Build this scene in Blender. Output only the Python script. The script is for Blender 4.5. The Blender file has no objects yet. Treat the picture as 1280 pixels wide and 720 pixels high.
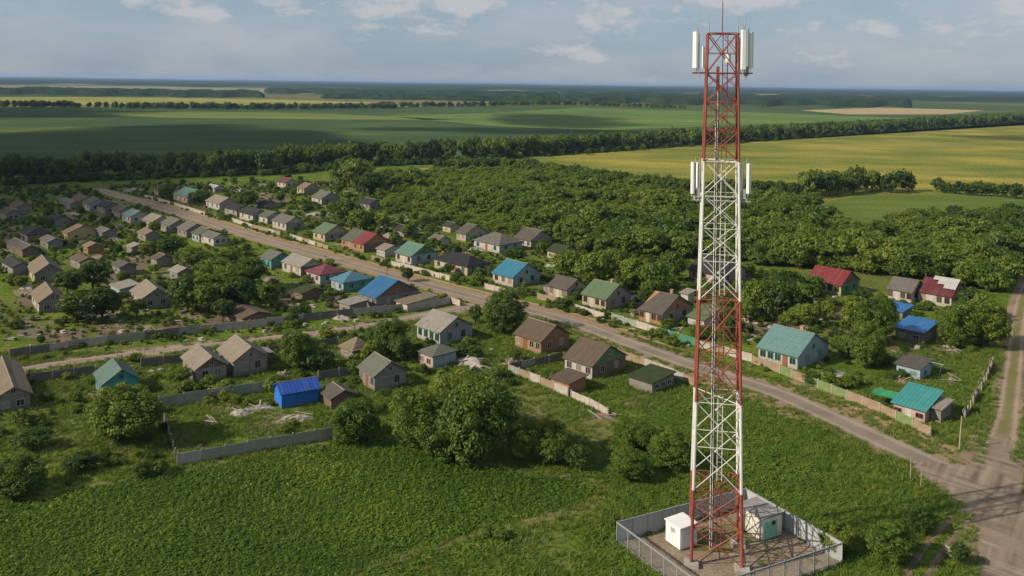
import bpy, bmesh, math, random
import numpy as np
from mathutils import Vector, Matrix
R = math.radians
rng = np.random.default_rng(11)
random.seed(5)
scene = bpy.context.scene
col = scene.collection

# ------------------------------------------------------------------ camera, sky, sun, exposure
CAMH, FPX, ROLL = 50.0, 1100.0, math.atan(18 / 1280)
cd = bpy.data.cameras.new('camera'); cam = bpy.data.objects.new('camera', cd); col.objects.link(cam)
cd.sensor_width = 36.0; cd.lens = 36.0 * FPX / 1280
cd.shift_y = -257 / 1280; cd.clip_start = 0.5; cd.clip_end = 120000
cam.matrix_world = Matrix.Translation((0, 0, CAMH)) @ Matrix.Rotation(R(90), 4, 'X') @ Matrix.Rotation(ROLL, 4, 'Z')
scene.camera = cam

SUN_EL, SUN_TX, SUN_TY = R(32), 0.944, 0.330          # sun elevation, and the way its light travels over the ground
w = bpy.data.worlds.new('World'); scene.world = w; w.use_nodes = True
nt = w.node_tree; N = nt.nodes; Lk = nt.links; N.clear()
def wn(t, **k):
    n = N.new(t)
    for a, b in k.items(): setattr(n, a, b)
    return n
out = wn('ShaderNodeOutputWorld'); bg = wn('ShaderNodeBackground'); bg.inputs['Strength'].default_value = 0.088
sky = wn('ShaderNodeTexSky', sky_type='NISHITA', sun_disc=False, sun_elevation=SUN_EL,
         sun_rotation=math.atan2(-SUN_TX, -SUN_TY), air_density=1.0, dust_density=1.2, ozone_density=1.5, altitude=100)
# the clouds of the sky: noise over the direction, thicker away from the horizon
tc = wn('ShaderNodeTexCoord'); mp = wn('ShaderNodeMapping'); mp.inputs['Scale'].default_value = (10, 10, 24)
mp.inputs['Location'].default_value = (1.3, 0.4, 2.0)
nz = wn('ShaderNodeTexNoise'); nz.inputs['Scale'].default_value = 1.0; nz.inputs['Detail'].default_value = 9; nz.inputs['Roughness'].default_value = .62
sp = wn('ShaderNodeSeparateXYZ'); el = wn('ShaderNodeMapRange'); el.inputs[1].default_value = .02; el.inputs[2].default_value = .09
el.inputs[3].default_value = -.10; el.inputs[4].default_value = .045
ad = wn('ShaderNodeMath', operation='ADD'); rp = wn('ShaderNodeValToRGB')
rp.color_ramp.elements[0].position = .50; rp.color_ramp.elements[1].position = .60
mul = wn('ShaderNodeMath', operation='MULTIPLY'); mul.inputs[1].default_value = .62
mp2 = wn('ShaderNodeMapping'); mp2.inputs['Scale'].default_value = (5, 5, 16); mp2.inputs['Location'].default_value = (4.3, 1.4, 7)
nz2 = wn('ShaderNodeTexNoise'); nz2.inputs['Detail'].default_value = 8; nz2.inputs['Scale'].default_value = 1; nz2.inputs['Roughness'].default_value = .6
rp2 = wn('ShaderNodeValToRGB'); rp2.color_ramp.elements[0].position = .42; rp2.color_ramp.elements[1].position = .72; mu2 = wn('ShaderNodeMath', operation='MULTIPLY'); mu2.inputs[1].default_value = .42
mxx = wn('ShaderNodeMath', operation='MAXIMUM'); Lk.new(tc.outputs['Generated'], mp2.inputs[0]); Lk.new(mp2.outputs[0], nz2.inputs['Vector']); Lk.new(nz2.outputs['Fac'], rp2.inputs[0]); Lk.new(rp2.outputs[0], mu2.inputs[0])
grey = wn('ShaderNodeMix', data_type='RGBA'); grey.inputs['Factor'].default_value = .72; grey.inputs['B'].default_value = (2.7, 3.65, 4.75, 1)
mix = wn('ShaderNodeMix', data_type='RGBA'); mix.inputs['B'].default_value = (6.0, 5.7, 5.6, 1)
Lk.new(tc.outputs['Generated'], mp.inputs[0]); Lk.new(mp.outputs[0], nz.inputs['Vector']); Lk.new(tc.outputs['Generated'], sp.inputs[0])
Lk.new(sp.outputs['Z'], el.inputs[0]); Lk.new(nz.outputs['Fac'], ad.inputs[0]); Lk.new(el.outputs[0], ad.inputs[1])
Lk.new(ad.outputs[0], rp.inputs[0]); Lk.new(rp.outputs[0], mul.inputs[0]); Lk.new(mul.outputs[0], mxx.inputs[0]); Lk.new(mu2.outputs[0], mxx.inputs[1]); Lk.new(mxx.outputs[0], mix.inputs['Factor'])
Lk.new(sky.outputs[0], grey.inputs['A']); Lk.new(grey.outputs['Result'], mix.inputs['A'])
Lk.new(mix.outputs['Result'], bg.inputs['Color']); Lk.new(bg.outputs[0], out.inputs[0])

sl = bpy.data.lights.new('sun', 'SUN'); sl.energy = 5.0; sl.angle = R(.53); sl.color = (1, .87, .70)
so = bpy.data.objects.new('sun', sl); col.objects.link(so)
so.rotation_euler = Vector((SUN_TX * math.cos(SUN_EL), SUN_TY * math.cos(SUN_EL), -math.sin(SUN_EL))).to_track_quat('-Z', 'Y').to_euler()
so.location = (-300, -100, 300)
vs = scene.view_settings; vs.view_transform = 'Standard'; vs.look = 'None'; vs.exposure = 0.24; vs.gamma = 1
vs.use_curve_mapping = False
scene.cycles.use_denoising = True
scene.cycles.max_bounces = 6; scene.cycles.transparent_max_bounces = 12; scene.cycles.volume_bounces = 0

# ------------------------------------------------------------------ helpers
cr_, sr_ = math.cos(ROLL), math.sin(ROLL)
def at(x, y, z=0.0):
    dx, dy = x - 640, y - 103
    u = dx * cr_ + dy * sr_; v = -dx * sr_ + dy * cr_
    D = FPX * (CAMH - z) / v
    return Vector((u * D / FPX, D, z))
def pix(p):
    u = p[0] * FPX / p[1]; v = (CAMH - (p[2] if len(p) > 2 else 0)) * FPX / p[1]
    return (640 + u * cr_ - v * sr_, 103 + u * sr_ + v * cr_)
def tag(o, label=None, cat=None, group=None, kind=None):
    if label: o['label'] = label
    if cat: o['category'] = cat
    if group: o['group'] = group
    if kind: o['kind'] = kind
    return o
def empty(name, loc, rz=0.0):
    o = bpy.data.objects.new(name, None); o.location = loc; o.rotation_euler = (0, 0, rz); o.empty_display_size = .5
    col.objects.link(o); return o
def link(name, me, parent=None, loc=(0, 0, 0)):
    o = bpy.data.objects.new(name, me); o.location = loc; col.objects.link(o)
    if parent: o.parent = parent
    return o
class MB:
    def __init__(s): s.v = []; s.f = []; s.mi = []; s.uv = None
    def add(s, vs_, fs, m=0):
        b = len(s.v); s.v += [tuple(p) for p in vs_]; s.f += [tuple(b + i for i in f) for f in fs]; s.mi += [m] * len(fs)
    def box(s, x0, x1, y0, y1, z0, z1, m=0, M=None):
        v = [(x0, y0, z0), (x1, y0, z0), (x1, y1, z0), (x0, y1, z0), (x0, y0, z1), (x1, y0, z1), (x1, y1, z1), (x0, y1, z1)]
        if M: v = [M @ Vector(p) for p in v]
        s.add(v, [(0, 3, 2, 1), (4, 5, 6, 7), (0, 1, 5, 4), (1, 2, 6, 5), (2, 3, 7, 6), (3, 0, 4, 7)], m)
    def bar(s, a, b, r0, r1=None, n=6, m=0):
        a, b = Vector(a), Vector(b); r1 = r0 if r1 is None else r1
        d = (b - a).normalized(); x = d.orthogonal().normalized(); y = d.cross(x)
        v = []
        for p, r in ((a, r0), (b, r1)):
            for k in range(n):
                t = 2 * math.pi * k / n; v.append(p + (x * math.cos(t) + y * math.sin(t)) * r)
        fs = [(k, (k + 1) % n, n + (k + 1) % n, n + k) for k in range(n)] + [tuple(range(n))[::-1], tuple(range(n, 2 * n))]
        s.add(v, fs, m)
    def mesh(s, name, mats, smooth=False):
        me = bpy.data.meshes.new(name); me.from_pydata(s.v, [], s.f)
        for m in (mats if isinstance(mats, (list, tuple)) else [mats]): me.materials.append(m)
        me.polygons.foreach_set('material_index', s.mi)
        if smooth: me.polygons.foreach_set('use_smooth', [True] * len(s.f))
        me.update(); return me
    def build(s, name, mats, parent=None, loc=(0, 0, 0), smooth=False):
        return link(name, s.mesh(name, mats, smooth), parent, loc)
def inpoly(P, poly):
    x, y = P[:, 0], P[:, 1]; n = len(poly); r = np.zeros(len(P), bool); j = n - 1
    for i in range(n):
        xi, yi = poly[i][0], poly[i][1]; xj, yj = poly[j][0], poly[j][1]
        with np.errstate(divide='ignore', invalid='ignore'):
            r ^= ((yi > y) != (yj > y)) & (x < (xj - xi) * (y - yi) / (yj - yi + 1e-12) + xi)
        j = i
    return r
def distline(P, line):
    d = np.full(len(P), 1e9)
    for a, b in zip(line, line[1:]):
        a = np.array(a[:2]); b = np.array(b[:2]); ab = b - a
        t = np.clip(((P - a) @ ab) / (ab @ ab), 0, 1)
        d = np.minimum(d, np.linalg.norm(P - (a + t[:, None] * ab), axis=1))
    return d
def smooth_line(pts, n=8):
    pts = [Vector((p[0], p[1], 0)) for p in pts]
    q = [2 * pts[0] - pts[1]] + pts + [2 * pts[-1] - pts[-2]]; o = []
    for i in range(1, len(q) - 2):
        p0, p1, p2, p3 = q[i - 1:i + 3]
        for k in range(n):
            t = k / n
            o.append(.5 * ((2 * p1) + (p2 - p0) * t + (2 * p0 - 5 * p1 + 4 * p2 - p3) * t * t + (3 * p1 - p0 - 3 * p2 + p3) * t ** 3))
    return o + [pts[-1]]

# ------------------------------------------------------------------ materials
def newmat(name):
    m = bpy.data.materials.new(name); m.use_nodes = True
    t = m.node_tree; t.nodes.clear()
    o = t.nodes.new('ShaderNodeOutputMaterial'); b = t.nodes.new('ShaderNodeBsdfPrincipled')
    b.inputs['Roughness'].default_value = .85; b.inputs['Specular IOR Level'].default_value = .2
    t.links.new(b.outputs[0], o.inputs[0])
    return m, t, b, o
def nd(t, typ, ins=None, **k):
    n = t.nodes.new(typ)
    for a, b in k.items(): setattr(n, a, b)
    for a, b in (ins or {}).items():
        if isinstance(b, bpy.types.NodeSocket): t.links.new(b, n.inputs[a])
        else: n.inputs[a].default_value = b
    return n
def noise(t, vec, scale, detail=4, rough=.55):
    return nd(t, 'ShaderNodeTexNoise', {'Vector': vec, 'Scale': scale, 'Detail': detail, 'Roughness': rough}).outputs['Fac']
def ramp(t, fac, stops):
    n = t.nodes.new('ShaderNodeValToRGB'); e = n.color_ramp.elements
    while len(e) < len(stops): e.new(.5)
    for s_, (p, c) in zip(e, stops): s_.position = p; s_.color = (*c, 1) if len(c) == 3 else c
    t.links.new(fac, n.inputs[0]); return n.outputs[0]
def fac(t, f, a, b):
    return nd(t, 'ShaderNodeMapRange', {0: f, 1: a, 2: b}).outputs[0]
def mixc(t, f, a, b, mode='MIX'):
    n = nd(t, 'ShaderNodeMix', data_type='RGBA', blend_type=mode)
    for k, v in (('Factor', f), ('A', a), ('B', b)):
        if isinstance(v, bpy.types.NodeSocket): t.links.new(v, n.inputs[k])
        else: n.inputs[k].default_value = (v if k == 'Factor' else ((*v, 1) if len(v) == 3 else v))
    return n.outputs['Result']
def pos(t): return nd(t, 'ShaderNodeNewGeometry').outputs['Position']
def objc(t): return nd(t, 'ShaderNodeTexCoord').outputs['Object']
def bump(t, b, h, strength=.5, dist=.1):
    n = nd(t, 'ShaderNodeBump', {'Height': h, 'Strength': strength, 'Distance': dist}); t.links.new(n.outputs[0], b.inputs['Normal'])

_mc = {}
def plain(name, c, rough=.7, amt=.25, scale=1.5, spec=.25, metal=0):
    if name in _mc: return _mc[name]
    m, t, b, o = newmat(name); p = objc(t)
    n1 = noise(t, p, scale, 6, .65); n2 = noise(t, p, scale * .18, 3)
    c0 = tuple(x * (1 - amt) for x in c); c1 = tuple(min(1, x * (1 + amt * .7)) for x in c)
    f = nd(t, 'ShaderNodeMath', {0: n1, 1: n2}, operation='ADD').outputs[0]
    cc = ramp(t, fac(t, f, .7, 1.3), [(0, c0), (1, c1)])
    t.links.new(cc, b.inputs['Base Color']); b.inputs['Roughness'].default_value = rough; b.inputs['Specular IOR Level'].default_value = spec
    b.inputs['Metallic'].default_value = metal
    _mc[name] = m; return m
def roofmat(key, c, kind='slate'):
    nm = 'roof_' + key
    if nm in _mc: return _mc[nm]
    m, t, b, o = newmat(nm); p = objc(t)
    rnd = nd(t, 'ShaderNodeObjectInfo').outputs['Random']
    pv = nd(t, 'ShaderNodeVectorMath', {0: p, 1: nd(t, 'ShaderNodeCombineXYZ', {0: rnd, 1: rnd}).outputs[0]}, operation='ADD').outputs[0]
    c = tuple(x * .66 for x in c)
    st = nd(t, 'ShaderNodeVectorMath', {0: pv, 1: (2.6, .5, .5)}, operation='MULTIPLY').outputs[0]
    streak = noise(t, st, 1.0, 6, .7); patch = noise(t, pv, .55, 4, .6); fine = noise(t, pv, 6, 3)
    wv = nd(t, 'ShaderNodeTexWave', {'Vector': p, 'Scale': .9 if kind == 'slate' else .55, 'Distortion': 0}, wave_type='BANDS', bands_direction='X', wave_profile='SIN').outputs['Fac']
    amt = .42 if kind == 'slate' else .2
    lo = tuple(x * (1 - amt) for x in c); hi = tuple(min(1, x * (1 + amt * .6)) for x in c)
    cc = mixc(t, fac(t, streak, .3, .7), lo, hi)
    if kind == 'slate':
        cc = mixc(t, nd(t, 'ShaderNodeMath', {0: fac(t, patch, .55, .75), 1: .55}, operation='MULTIPLY').outputs[0], cc, (.07, .075, .04))
        seam = fac(t, wv, .0, .35)
    else:
        cc = mixc(t, nd(t, 'ShaderNodeMath', {0: fac(t, patch, .58, .8), 1: .35}, operation='MULTIPLY').outputs[0], cc, (.12, .08, .055))
        seam = fac(t, wv, .0, .12)
        yl = nd(t, 'ShaderNodeTexWave', {'Vector': p, 'Scale': .21, 'Distortion': .4, 'Detail': 2}, wave_type='BANDS', bands_direction='Y', wave_profile='SAW').outputs['Fac']
        cc = mixc(t, nd(t, 'ShaderNodeMath', {0: fac(t, yl, .86, 1.0), 1: .45}, operation='MULTIPLY').outputs[0], cc, (.10, .075, .055))
        vs2 = noise(t, nd(t, 'ShaderNodeVectorMath', {0: pv, 1: (1.1, .12, .12)}, operation='MULTIPLY').outputs[0], 1.0, 5, .7)
        cc = mixc(t, nd(t, 'ShaderNodeMath', {0: fac(t, vs2, .5, .75), 1: .5}, operation='MULTIPLY').outputs[0], cc, tuple(.55 * x + .10 for x in c))
    cc = mixc(t, seam, tuple(x * .6 for x in c), cc)
    cc = mixc(t, fac(t, fine, .25, .8), mixc(t, .85, (0, 0, 0), cc), cc)
    t.links.new(cc, b.inputs['Base Color'])
    b.inputs['Roughness'].default_value = .85 if kind == 'slate' else .5
    b.inputs['Specular IOR Level'].default_value = .2 if kind == 'slate' else .4
    bump(t, b, wv, .35, .06)
    _mc[nm] = m; return m
def wallmat(key, c):
    nm = 'wall_' + key
    if nm in _mc: return _mc[nm]
    c = tuple(x * .74 for x in c)
    m, t, b, o = newmat(nm); p = objc(t)
    n1 = noise(t, p, .9, 6, .7); n2 = noise(t, p, 5, 4)
    z = nd(t, 'ShaderNodeSeparateXYZ', {0: p}).outputs['Z']
    base = mixc(t, fac(t, n1, .35, .7), tuple(x * .72 for x in c), c)
    stain = nd(t, 'ShaderNodeMath', {0: fac(t, n2, .4, .7), 1: fac(t, z, 1.1, .1)}, operation='MULTIPLY').outputs[0]
    t.links.new(mixc(t, stain, base, (.12, .10, .07)), b.inputs['Base Color']); b.inputs['Roughness'].default_value = .9
    _mc[nm] = m; return m
def leafmat(name, dark, mid, light, var=1.0, big=.35, wb=1.0):
    m, t, b, o = newmat(name)
    dark, mid, light = [(c_[0] * .98, c_[1] * 1.12, c_[2] * .85) for c_ in (dark, mid, light)]
    rnd = nd(t, 'ShaderNodeObjectInfo').outputs['Random']
    p = pos(t); n1 = noise(t, p, big, 3); n2 = noise(t, p, 1.6, 2)
    n1 = nd(t, 'ShaderNodeMath', {0: nd(t, 'ShaderNodeMath', {0: n1, 1: -.5}, operation='ADD').outputs[0], 1: wb, 2: .5}, operation='MULTIPLY_ADD').outputs[0]
    a = nd(t, 'ShaderNodeMath', {0: n1, 1: nd(t, 'ShaderNodeMath', {0: rnd, 1: .55 * var}, operation='MULTIPLY').outputs[0]}, operation='ADD').outputs[0]
    a = nd(t, 'ShaderNodeMath', {0: a, 1: nd(t, 'ShaderNodeMath', {0: n2, 1: .5}, operation='MULTIPLY').outputs[0]}, operation='ADD').outputs[0]
    cc = ramp(t, fac(t, a, .5, 1.35), [(0, dark), (.5, mid), (1, light)])
    t.nodes.remove(b)
    df = nd(t, 'ShaderNodeBsdfDiffuse', {'Color': cc}); tr = nd(t, 'ShaderNodeBsdfTranslucent', {'Color': mixc(t, .6, cc, (.16, .17, .02))})
    gl = nd(t, 'ShaderNodeBsdfGlossy', {'Color': (.5, .5, .5, 1), 'Roughness': .5})
    mx = nd(t, 'ShaderNodeMixShader', {0: .42, 1: df.outputs[0], 2: tr.outputs[0]})
    m2 = nd(t, 'ShaderNodeMixShader', {0: .03, 1: mx.outputs[0], 2: gl.outputs[0]})
    t.links.new(m2.outputs[0], o.inputs[0]); return m
LEAF = {
    'dark': leafmat('leaf_dark', (.022, .046, .010), (.050, .088, .016), (.095, .135, .024)),
    'mid': leafmat('leaf_mid', (.042, .078, .011), (.094, .142, .019), (.165, .195, .030)),
    'light': leafmat('leaf_light', (.075, .115, .015), (.150, .185, .025), (.215, .235, .038)),
}
M_BARK = plain('bark', (.09, .065, .045), .95, .4, 6)
M_CROP = leafmat('leaf_crop', (.055, .118, .016), (.112, .172, .022), (.25, .26, .034), .6, .05, 1.5)
M_WEED = leafmat('leaf_weed', (.050, .100, .013), (.105, .165, .022), (.185, .215, .038), .9)
M_GRASS = leafmat('leaf_grass', (.075, .130, .016), (.130, .190, .026), (.21, .22, .05), .9)

# ------------------------------------------------------------------ sky-borne clouds that shade parts of the land (solid lumpy bodies, out of view, placed by the shade they cast)
M_CLOUD, t_, b_, o_ = newmat('cloud_white'); b_.inputs['Base Color'].default_value = (.85, .85, .86, 1); b_.inputs['Roughness'].default_value = 1
trn = nd(t_, 'ShaderNodeBsdfTransparent'); mxs = nd(t_, 'ShaderNodeMixShader', {0: .35}); t_.links.new(b_.outputs[0], mxs.inputs[2]); t_.links.new(trn.outputs[0], mxs.inputs[1]); t_.links.new(mxs.outputs[0], o_.inputs[0])
def cloud(cx, cy, rx, ry, n, seed, label):
    rd = random.Random(seed); z0 = 900; k = z0 / math.tan(SUN_EL)
    bm = bmesh.new()
    for i in range(n):
        a = rd.uniform(0, 2 * math.pi); q = math.sqrt(rd.random())
        s_ = rd.uniform(.28, .5) * (1.15 - .6 * q)
        M = Matrix.Translation((math.cos(a) * q * rx * .8, math.sin(a) * q * ry * .8, rd.uniform(0, 40))) @ Matrix.Diagonal((rx * s_, ry * s_, 45 * s_ + 14, 1))
        bmesh.ops.create_icosphere(bm, subdivisions=3, radius=1, matrix=M)
    me = bpy.data.meshes.new('cloud'); bm.to_mesh(me); bm.free(); me.materials.append(M_CLOUD)
    o = link('cloud', me, None, (cx - SUN_TX * k, cy - SUN_TY * k, z0)); tag(o, label, 'cloud', 'clouds', 'structure')
cloud(-338, 530, 212, 415, 48, 1, 'broad grey white cloud out of view, shading the wooded belt')
cloud(-800, 1180, 300, 230, 34, 2, 'long white cloud out of view, shading the dark green field')
cloud(25, 1190, 80, 240, 28, 3, 'narrow white cloud out of view, shading the green field behind the wood')
cloud(-20, 900, 170, 60, 24, 4, 'thin streak of white cloud out of view, shading the tree belt')
cloud(560, 900, 170, 60, 18, 5, 'small white cloud out of view, shading the yellow field')

# ------------------------------------------------------------------ haze
HZ = MB(); HZ.box(-41000, 41000, -41000, 41000, -1.0, 64.0)
M_HAZE = bpy.data.materials.new('haze_air'); M_HAZE.use_nodes = True; t_ = M_HAZE.node_tree; t_.nodes.clear()
vo = nd(t_, 'ShaderNodeOutputMaterial'); pv_ = nd(t_, 'ShaderNodeVolumePrincipled', {'Color': (.40, .58, .90, 1), 'Density': .000056, 'Anisotropy': .1})
t_.links.new(pv_.outputs[0], vo.inputs['Volume'])
hz = HZ.build('haze', M_HAZE); tag(hz, 'pale blue haze over the whole land', 'haze', None, 'stuff')

# ------------------------------------------------------------------ ground, fields, roads
G_, t_, b_, o_ = newmat('ground_grass'); p_ = pos(t_)
big = noise(t_, p_, .018, 5, .6); midn = noise(t_, p_, .11, 5, .6); fin = noise(t_, p_, 1.3, 5, .7)
g1 = ramp(t_, midn, [(.30, (.068, .125, .014)), (.5, (.120, .185, .020)), (.66, (.19, .215, .036))])
g1 = mixc(t_, fac(t_, big, .52, .66), g1, (.17, .145, .06))
g1 = mixc(t_, fac(t_, noise(t_, p_, .3, 4, .65), .60, .70), g1, (.20, .155, .10))
g1 = mixc(t_, fac(t_, fin, .38, .62), mixc(t_, .35, (0.012, .02, .004), g1), g1)

# far away the land is a patchwork of fields
ln = nd(t_, 'ShaderNodeVectorMath', {0: p_, 1: (0.0016, .0009, 0)}, operation='MULTIPLY').outputs[0]
vor = nd(t_, 'ShaderNodeTexVoronoi', {'Vector': ln, 'Scale': 1.0}).outputs['Color']
fieldc = ramp(t_, nd(t_, 'ShaderNodeSeparateColor', {0: vor}).outputs[0], [(0, (.035, .065, .02)), (.35, (.06, .09, .025)), (.6, (.12, .125, .04)), (.8, (.20, .17, .08)), (1, (.05, .075, .02))])
dist = nd(t_, 'ShaderNodeVectorMath', {0: p_}, operation='LENGTH').outputs['Value']
g1 = mixc(t_, fac(t_, dist, 700, 1000), g1, fieldc)
t_.links.new(g1, b_.inputs['Base Color']); b_.inputs['Roughness'].default_value = 1; b_.inputs['Specular IOR Level'].default_value = .05
bump(t_, b_, fin, .9, .25)
gb = MB(); nseg = 96; rad = [0, 60, 300, 2000, 12000, 40000]
gb.v = [(0, 0, 0)] + [(r_ * math.cos(2 * math.pi * k / nseg), r_ * math.sin(2 * math.pi * k / nseg), 0) for r_ in rad[1:] for k in range(nseg)]
for k in range(nseg): gb.f.append((0, 1 + k, 1 + (k + 1) % nseg))
for j in range(len(rad) - 2):
    for k in range(nseg):
        a = 1 + j * nseg; c_ = 1 + (j + 1) * nseg; gb.f.append((a + k, c_ + k, c_ + (k + 1) % nseg, a + (k + 1) % nseg))
gb.mi = [0] * len(gb.f)
tag(gb.build('ground', G_), 'green and earthy ground of the village plain', 'ground', None, 'structure')

def fieldmat(name, c0, c1, c2, sx=.02, sy=.08, fine=1.0, ang=0.0, detail_dark=.5, streak=.5):
    m, t, b, o = newmat(name); p = pos(t)
    mp_ = nd(t, 'ShaderNodeMapping', {0: p, 'Rotation': (0, 0, ang), 'Scale': (sx, sy, 1)}).outputs[0]
    n1 = noise(t, mp_, 1, 6, .6); n2 = noise(t, p, fine, 5, .7); n3 = noise(t, p, .01, 3)
    f = nd(t, 'ShaderNodeMath', {0: n1, 1: nd(t, 'ShaderNodeMath', {0: n3, 1: streak}, operation='MULTIPLY').outputs[0]}, operation='ADD').outputs[0]
    cc = ramp(t, fac(t, f, .3 + .5 * streak - .05, .7 + .5 * streak + .05), [(0, c0), (.5, c1), (1, c2)])
    cc = mixc(t, fac(t, n2, .35, .65), mixc(t, detail_dark, (.012, .018, .004), cc), cc)
    t.links.new(cc, b.inputs['Base Color']); b.inputs['Roughness'].default_value = 1; b.inputs['Specular IOR Level'].default_value = .05
    bump(t, b, n2, .8, .2 / max(fine, .2)); return m
def sheet(name, pts, m, z, label):
    me = bpy.data.meshes.new(name); bm = bmesh.new()
    bm.faces.new([bm.verts.new((p[0], p[1], z)) for p in pts]); bmesh.ops.recalc_face_normals(bm, faces=bm.faces)
    if bm.faces[:][0].normal.z < 0: bmesh.ops.reverse_faces(bm, faces=bm.faces)
    bmesh.ops.triangulate(bm, faces=bm.faces); bm.to_mesh(me); bm.free(); me.materials.append(m)
    return tag(link(name, me), label, name.replace('_', ' '), None, 'structure')
def PX(*a): return [at(*p) for p in a]
crop_poly = PX((-60, 640), (100, 610), (225, 590), (330, 570), (420, 553), (480, 546), (540, 566), (640, 590), (715, 598), (752, 612), (725, 632), (640, 655), (540, 682), (430, 718), (330, 760), (200, 830), (-120, 830))
sheet('crop_field', crop_poly, fieldmat('crop_soil', (.03, .06, .01), (.045, .085, .013), (.08, .10, .02), .05, .05, 2.2), .02, 'dark green leafy crop field beside the village')
sheet('green_field', PX((-400, 184), (-400, 135.5), (0, 134), (300, 134), (640, 133), (1120, 143), (1280, 140), (1420, 148), (900, 180), (640, 196), (480, 208), (300, 214), (0, 214)),
      fieldmat('green_field_leaf', (.045, .085, .036), (.065, .125, .042), (.17, .215, .05), .0012, .010, .6, R(-8), .25), .05, 'wide flat green field beyond the tree belt')
yel = PX((470, 216), (640, 199), (880, 181.5), (1280, 152.5), (1500, 138), (1600, 250), (1280, 252), (985, 252), (860, 246), (760, 232), (660, 214), (560, 210))
sheet('yellow_field', yel, fieldmat('yellow_field_leaf', (.12, .20, .03), (.28, .28, .052), (.50, .41, .08), .011, .030, .8, R(-12), .22, .8), .05, 'ripe yellow green field behind the wood')
sheet('stubble_field', PX((1000, 138), (1100, 134.5), (1230, 138), (1185, 143), (1060, 143)), fieldmat('stubble', (.36, .28, .14), (.46, .36, .19), (.5, .4, .22), .002, .02, .3), .14, 'pale tan stubble field beyond the tree belt')
sheet('pale_field', PX((-200, 106.8), (140, 107.6), (330, 110.5), (445, 115), (380, 118), (230, 114), (-200, 110.5)), fieldmat('pale_crop', (.20, .2, .09), (.28, .26, .13), (.38, .33, .18), .0006, .004, .1), .3, 'pale field strip before the horizon forest')
sheet('yellow_strip', PX((-200, 120.5), (150, 121.5), (330, 124), (480, 128.5), (300, 132), (-200, 130.5)), fieldmat('strip_crop', (.18, .22, .05), (.32, .31, .08), (.4, .36, .1), .001, .008, .2), .2, 'yellowish strip of field behind the thin tree line')
sheet('sunlit_strip', PX((480, 145), (620, 141), (720, 135), (960, 141), (1150, 148.5), (1020, 153), (900, 158), (760, 163), (620, 158)), fieldmat('light_crop', (.07, .14, .035), (.12, .20, .045), (.19, .25, .06), .0015, .012, .5, R(-8)), .12, 'sunlit strip of the wide field, painted lighter green')  # sunlight on this stretch is put into the lighter green
sheet('sunlit_strip', PX((100, 141), (250, 139.5), (420, 142.5), (570, 150), (420, 149), (200, 147)), fieldmat('sunlit_tint_two', (.10, .15, .04), (.18, .22, .05), (.26, .28, .07), .0015, .012, .5, R(-8)), .12, 'sunlit tongue in the dark field, painted pale green')  # lit ground between cloud shadows, painted as a paler sheet
sheet('pasture', PX((985, 258), (1100, 242), (1280, 249), (1420, 262), (1420, 300), (1280, 285), (1120, 285), (1020, 276)),
      fieldmat('pasture_leaf', (.085, .14, .025), (.115, .17, .03), (.2, .2, .05), .02, .05, .8), .09, 'smooth green pasture beside the grove')
sheet('meadow', PX((600, 478), (632, 470), (700, 500), (770, 525), (845, 545), (800, 580), (700, 575), (640, 560), (600, 540), (560, 500)),
      fieldmat('meadow_leaf', (.10, .125, .03), (.15, .155, .05), (.22, .19, .08), .15, .15, 1.6), .012, 'dry olive meadow patch behind the bushes')

def roadmat(name, core, worn, shoulder, tracks=False, edge=.62):
    m, t, b, o = newmat(name); p = pos(t)
    uv = nd(t, 'ShaderNodeUVMap', uv_map='across').outputs[0]; u = nd(t, 'ShaderNodeSeparateXYZ', {0: uv}).outputs[0]
    au = nd(t, 'ShaderNodeMath', {0: u}, operation='ABSOLUTE').outputs[0]
    n1 = noise(t, p, .5, 5, .65); n2 = noise(t, p, 3, 4); n3 = noise(t, p, .12, 4)
    wob = nd(t, 'ShaderNodeMath', {0: au, 1: nd(t, 'ShaderNodeMath', {0: nd(t, 'ShaderNodeMath', {0: n1, 1: -.5}, operation='ADD').outputs[0], 1: .55}, operation='MULTIPLY').outputs[0]}, operation='ADD').outputs[0]
    cc = mixc(t, fac(t, n3, .4, .65), core, worn)
    cc = mixc(t, fac(t, n2, .3, .75), mixc(t, .25, cc, (.02, .018, .015)), cc)
    wt = nd(t, 'ShaderNodeMath', {0: nd(t, 'ShaderNodeMath', {0: nd(t, 'ShaderNodeMath', {0: au, 1: -.30}, operation='ADD').outputs[0]}, operation='ABSOLUTE').outputs[0], 1: 0}, operation='ADD').outputs[0]
    cc = mixc(t, nd(t, 'ShaderNodeMath', {0: fac(t, wt, .14, .03), 1: .35}, operation='MULTIPLY').outputs[0], cc, tuple(min(1, x * 1.5) for x in worn))
    if name == 'track_dirt': cc = mixc(t, nd(t, 'ShaderNodeMath', {0: fac(t, wob, .26, .08), 1: .75}, operation='MULTIPLY').outputs[0], cc, (.12, .135, .03))
    if not tracks:
        cc = mixc(t, fac(t, wob, edge - .08, edge + .05), cc, shoulder)
        al = fac(t, wob, .98, .78)
    else:
        al = nd(t, 'ShaderNodeMath', {0: fac(t, nd(t, 'ShaderNodeMath', {0: nd(t, 'ShaderNodeMath', {0: wob, 1: -.5}, operation='ADD').outputs[0]}, operation='ABSOLUTE').outputs[0], .30, .16), 1: .95}, operation='MULTIPLY').outputs[0]
    t.links.new(cc, b.inputs['Base Color']); b.inputs['Roughness'].default_value = .95; b.inputs['Specular IOR Level'].default_value = .1
    bump(t, b, n2, .4, .08)
    tr = nd(t, 'ShaderNodeBsdfTransparent'); mx = nd(t, 'ShaderNodeMixShader', {0: al, 1: tr.outputs[0], 2: b.outputs[0]}); t.links.new(mx.outputs[0], o.inputs[0])
    return m
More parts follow.
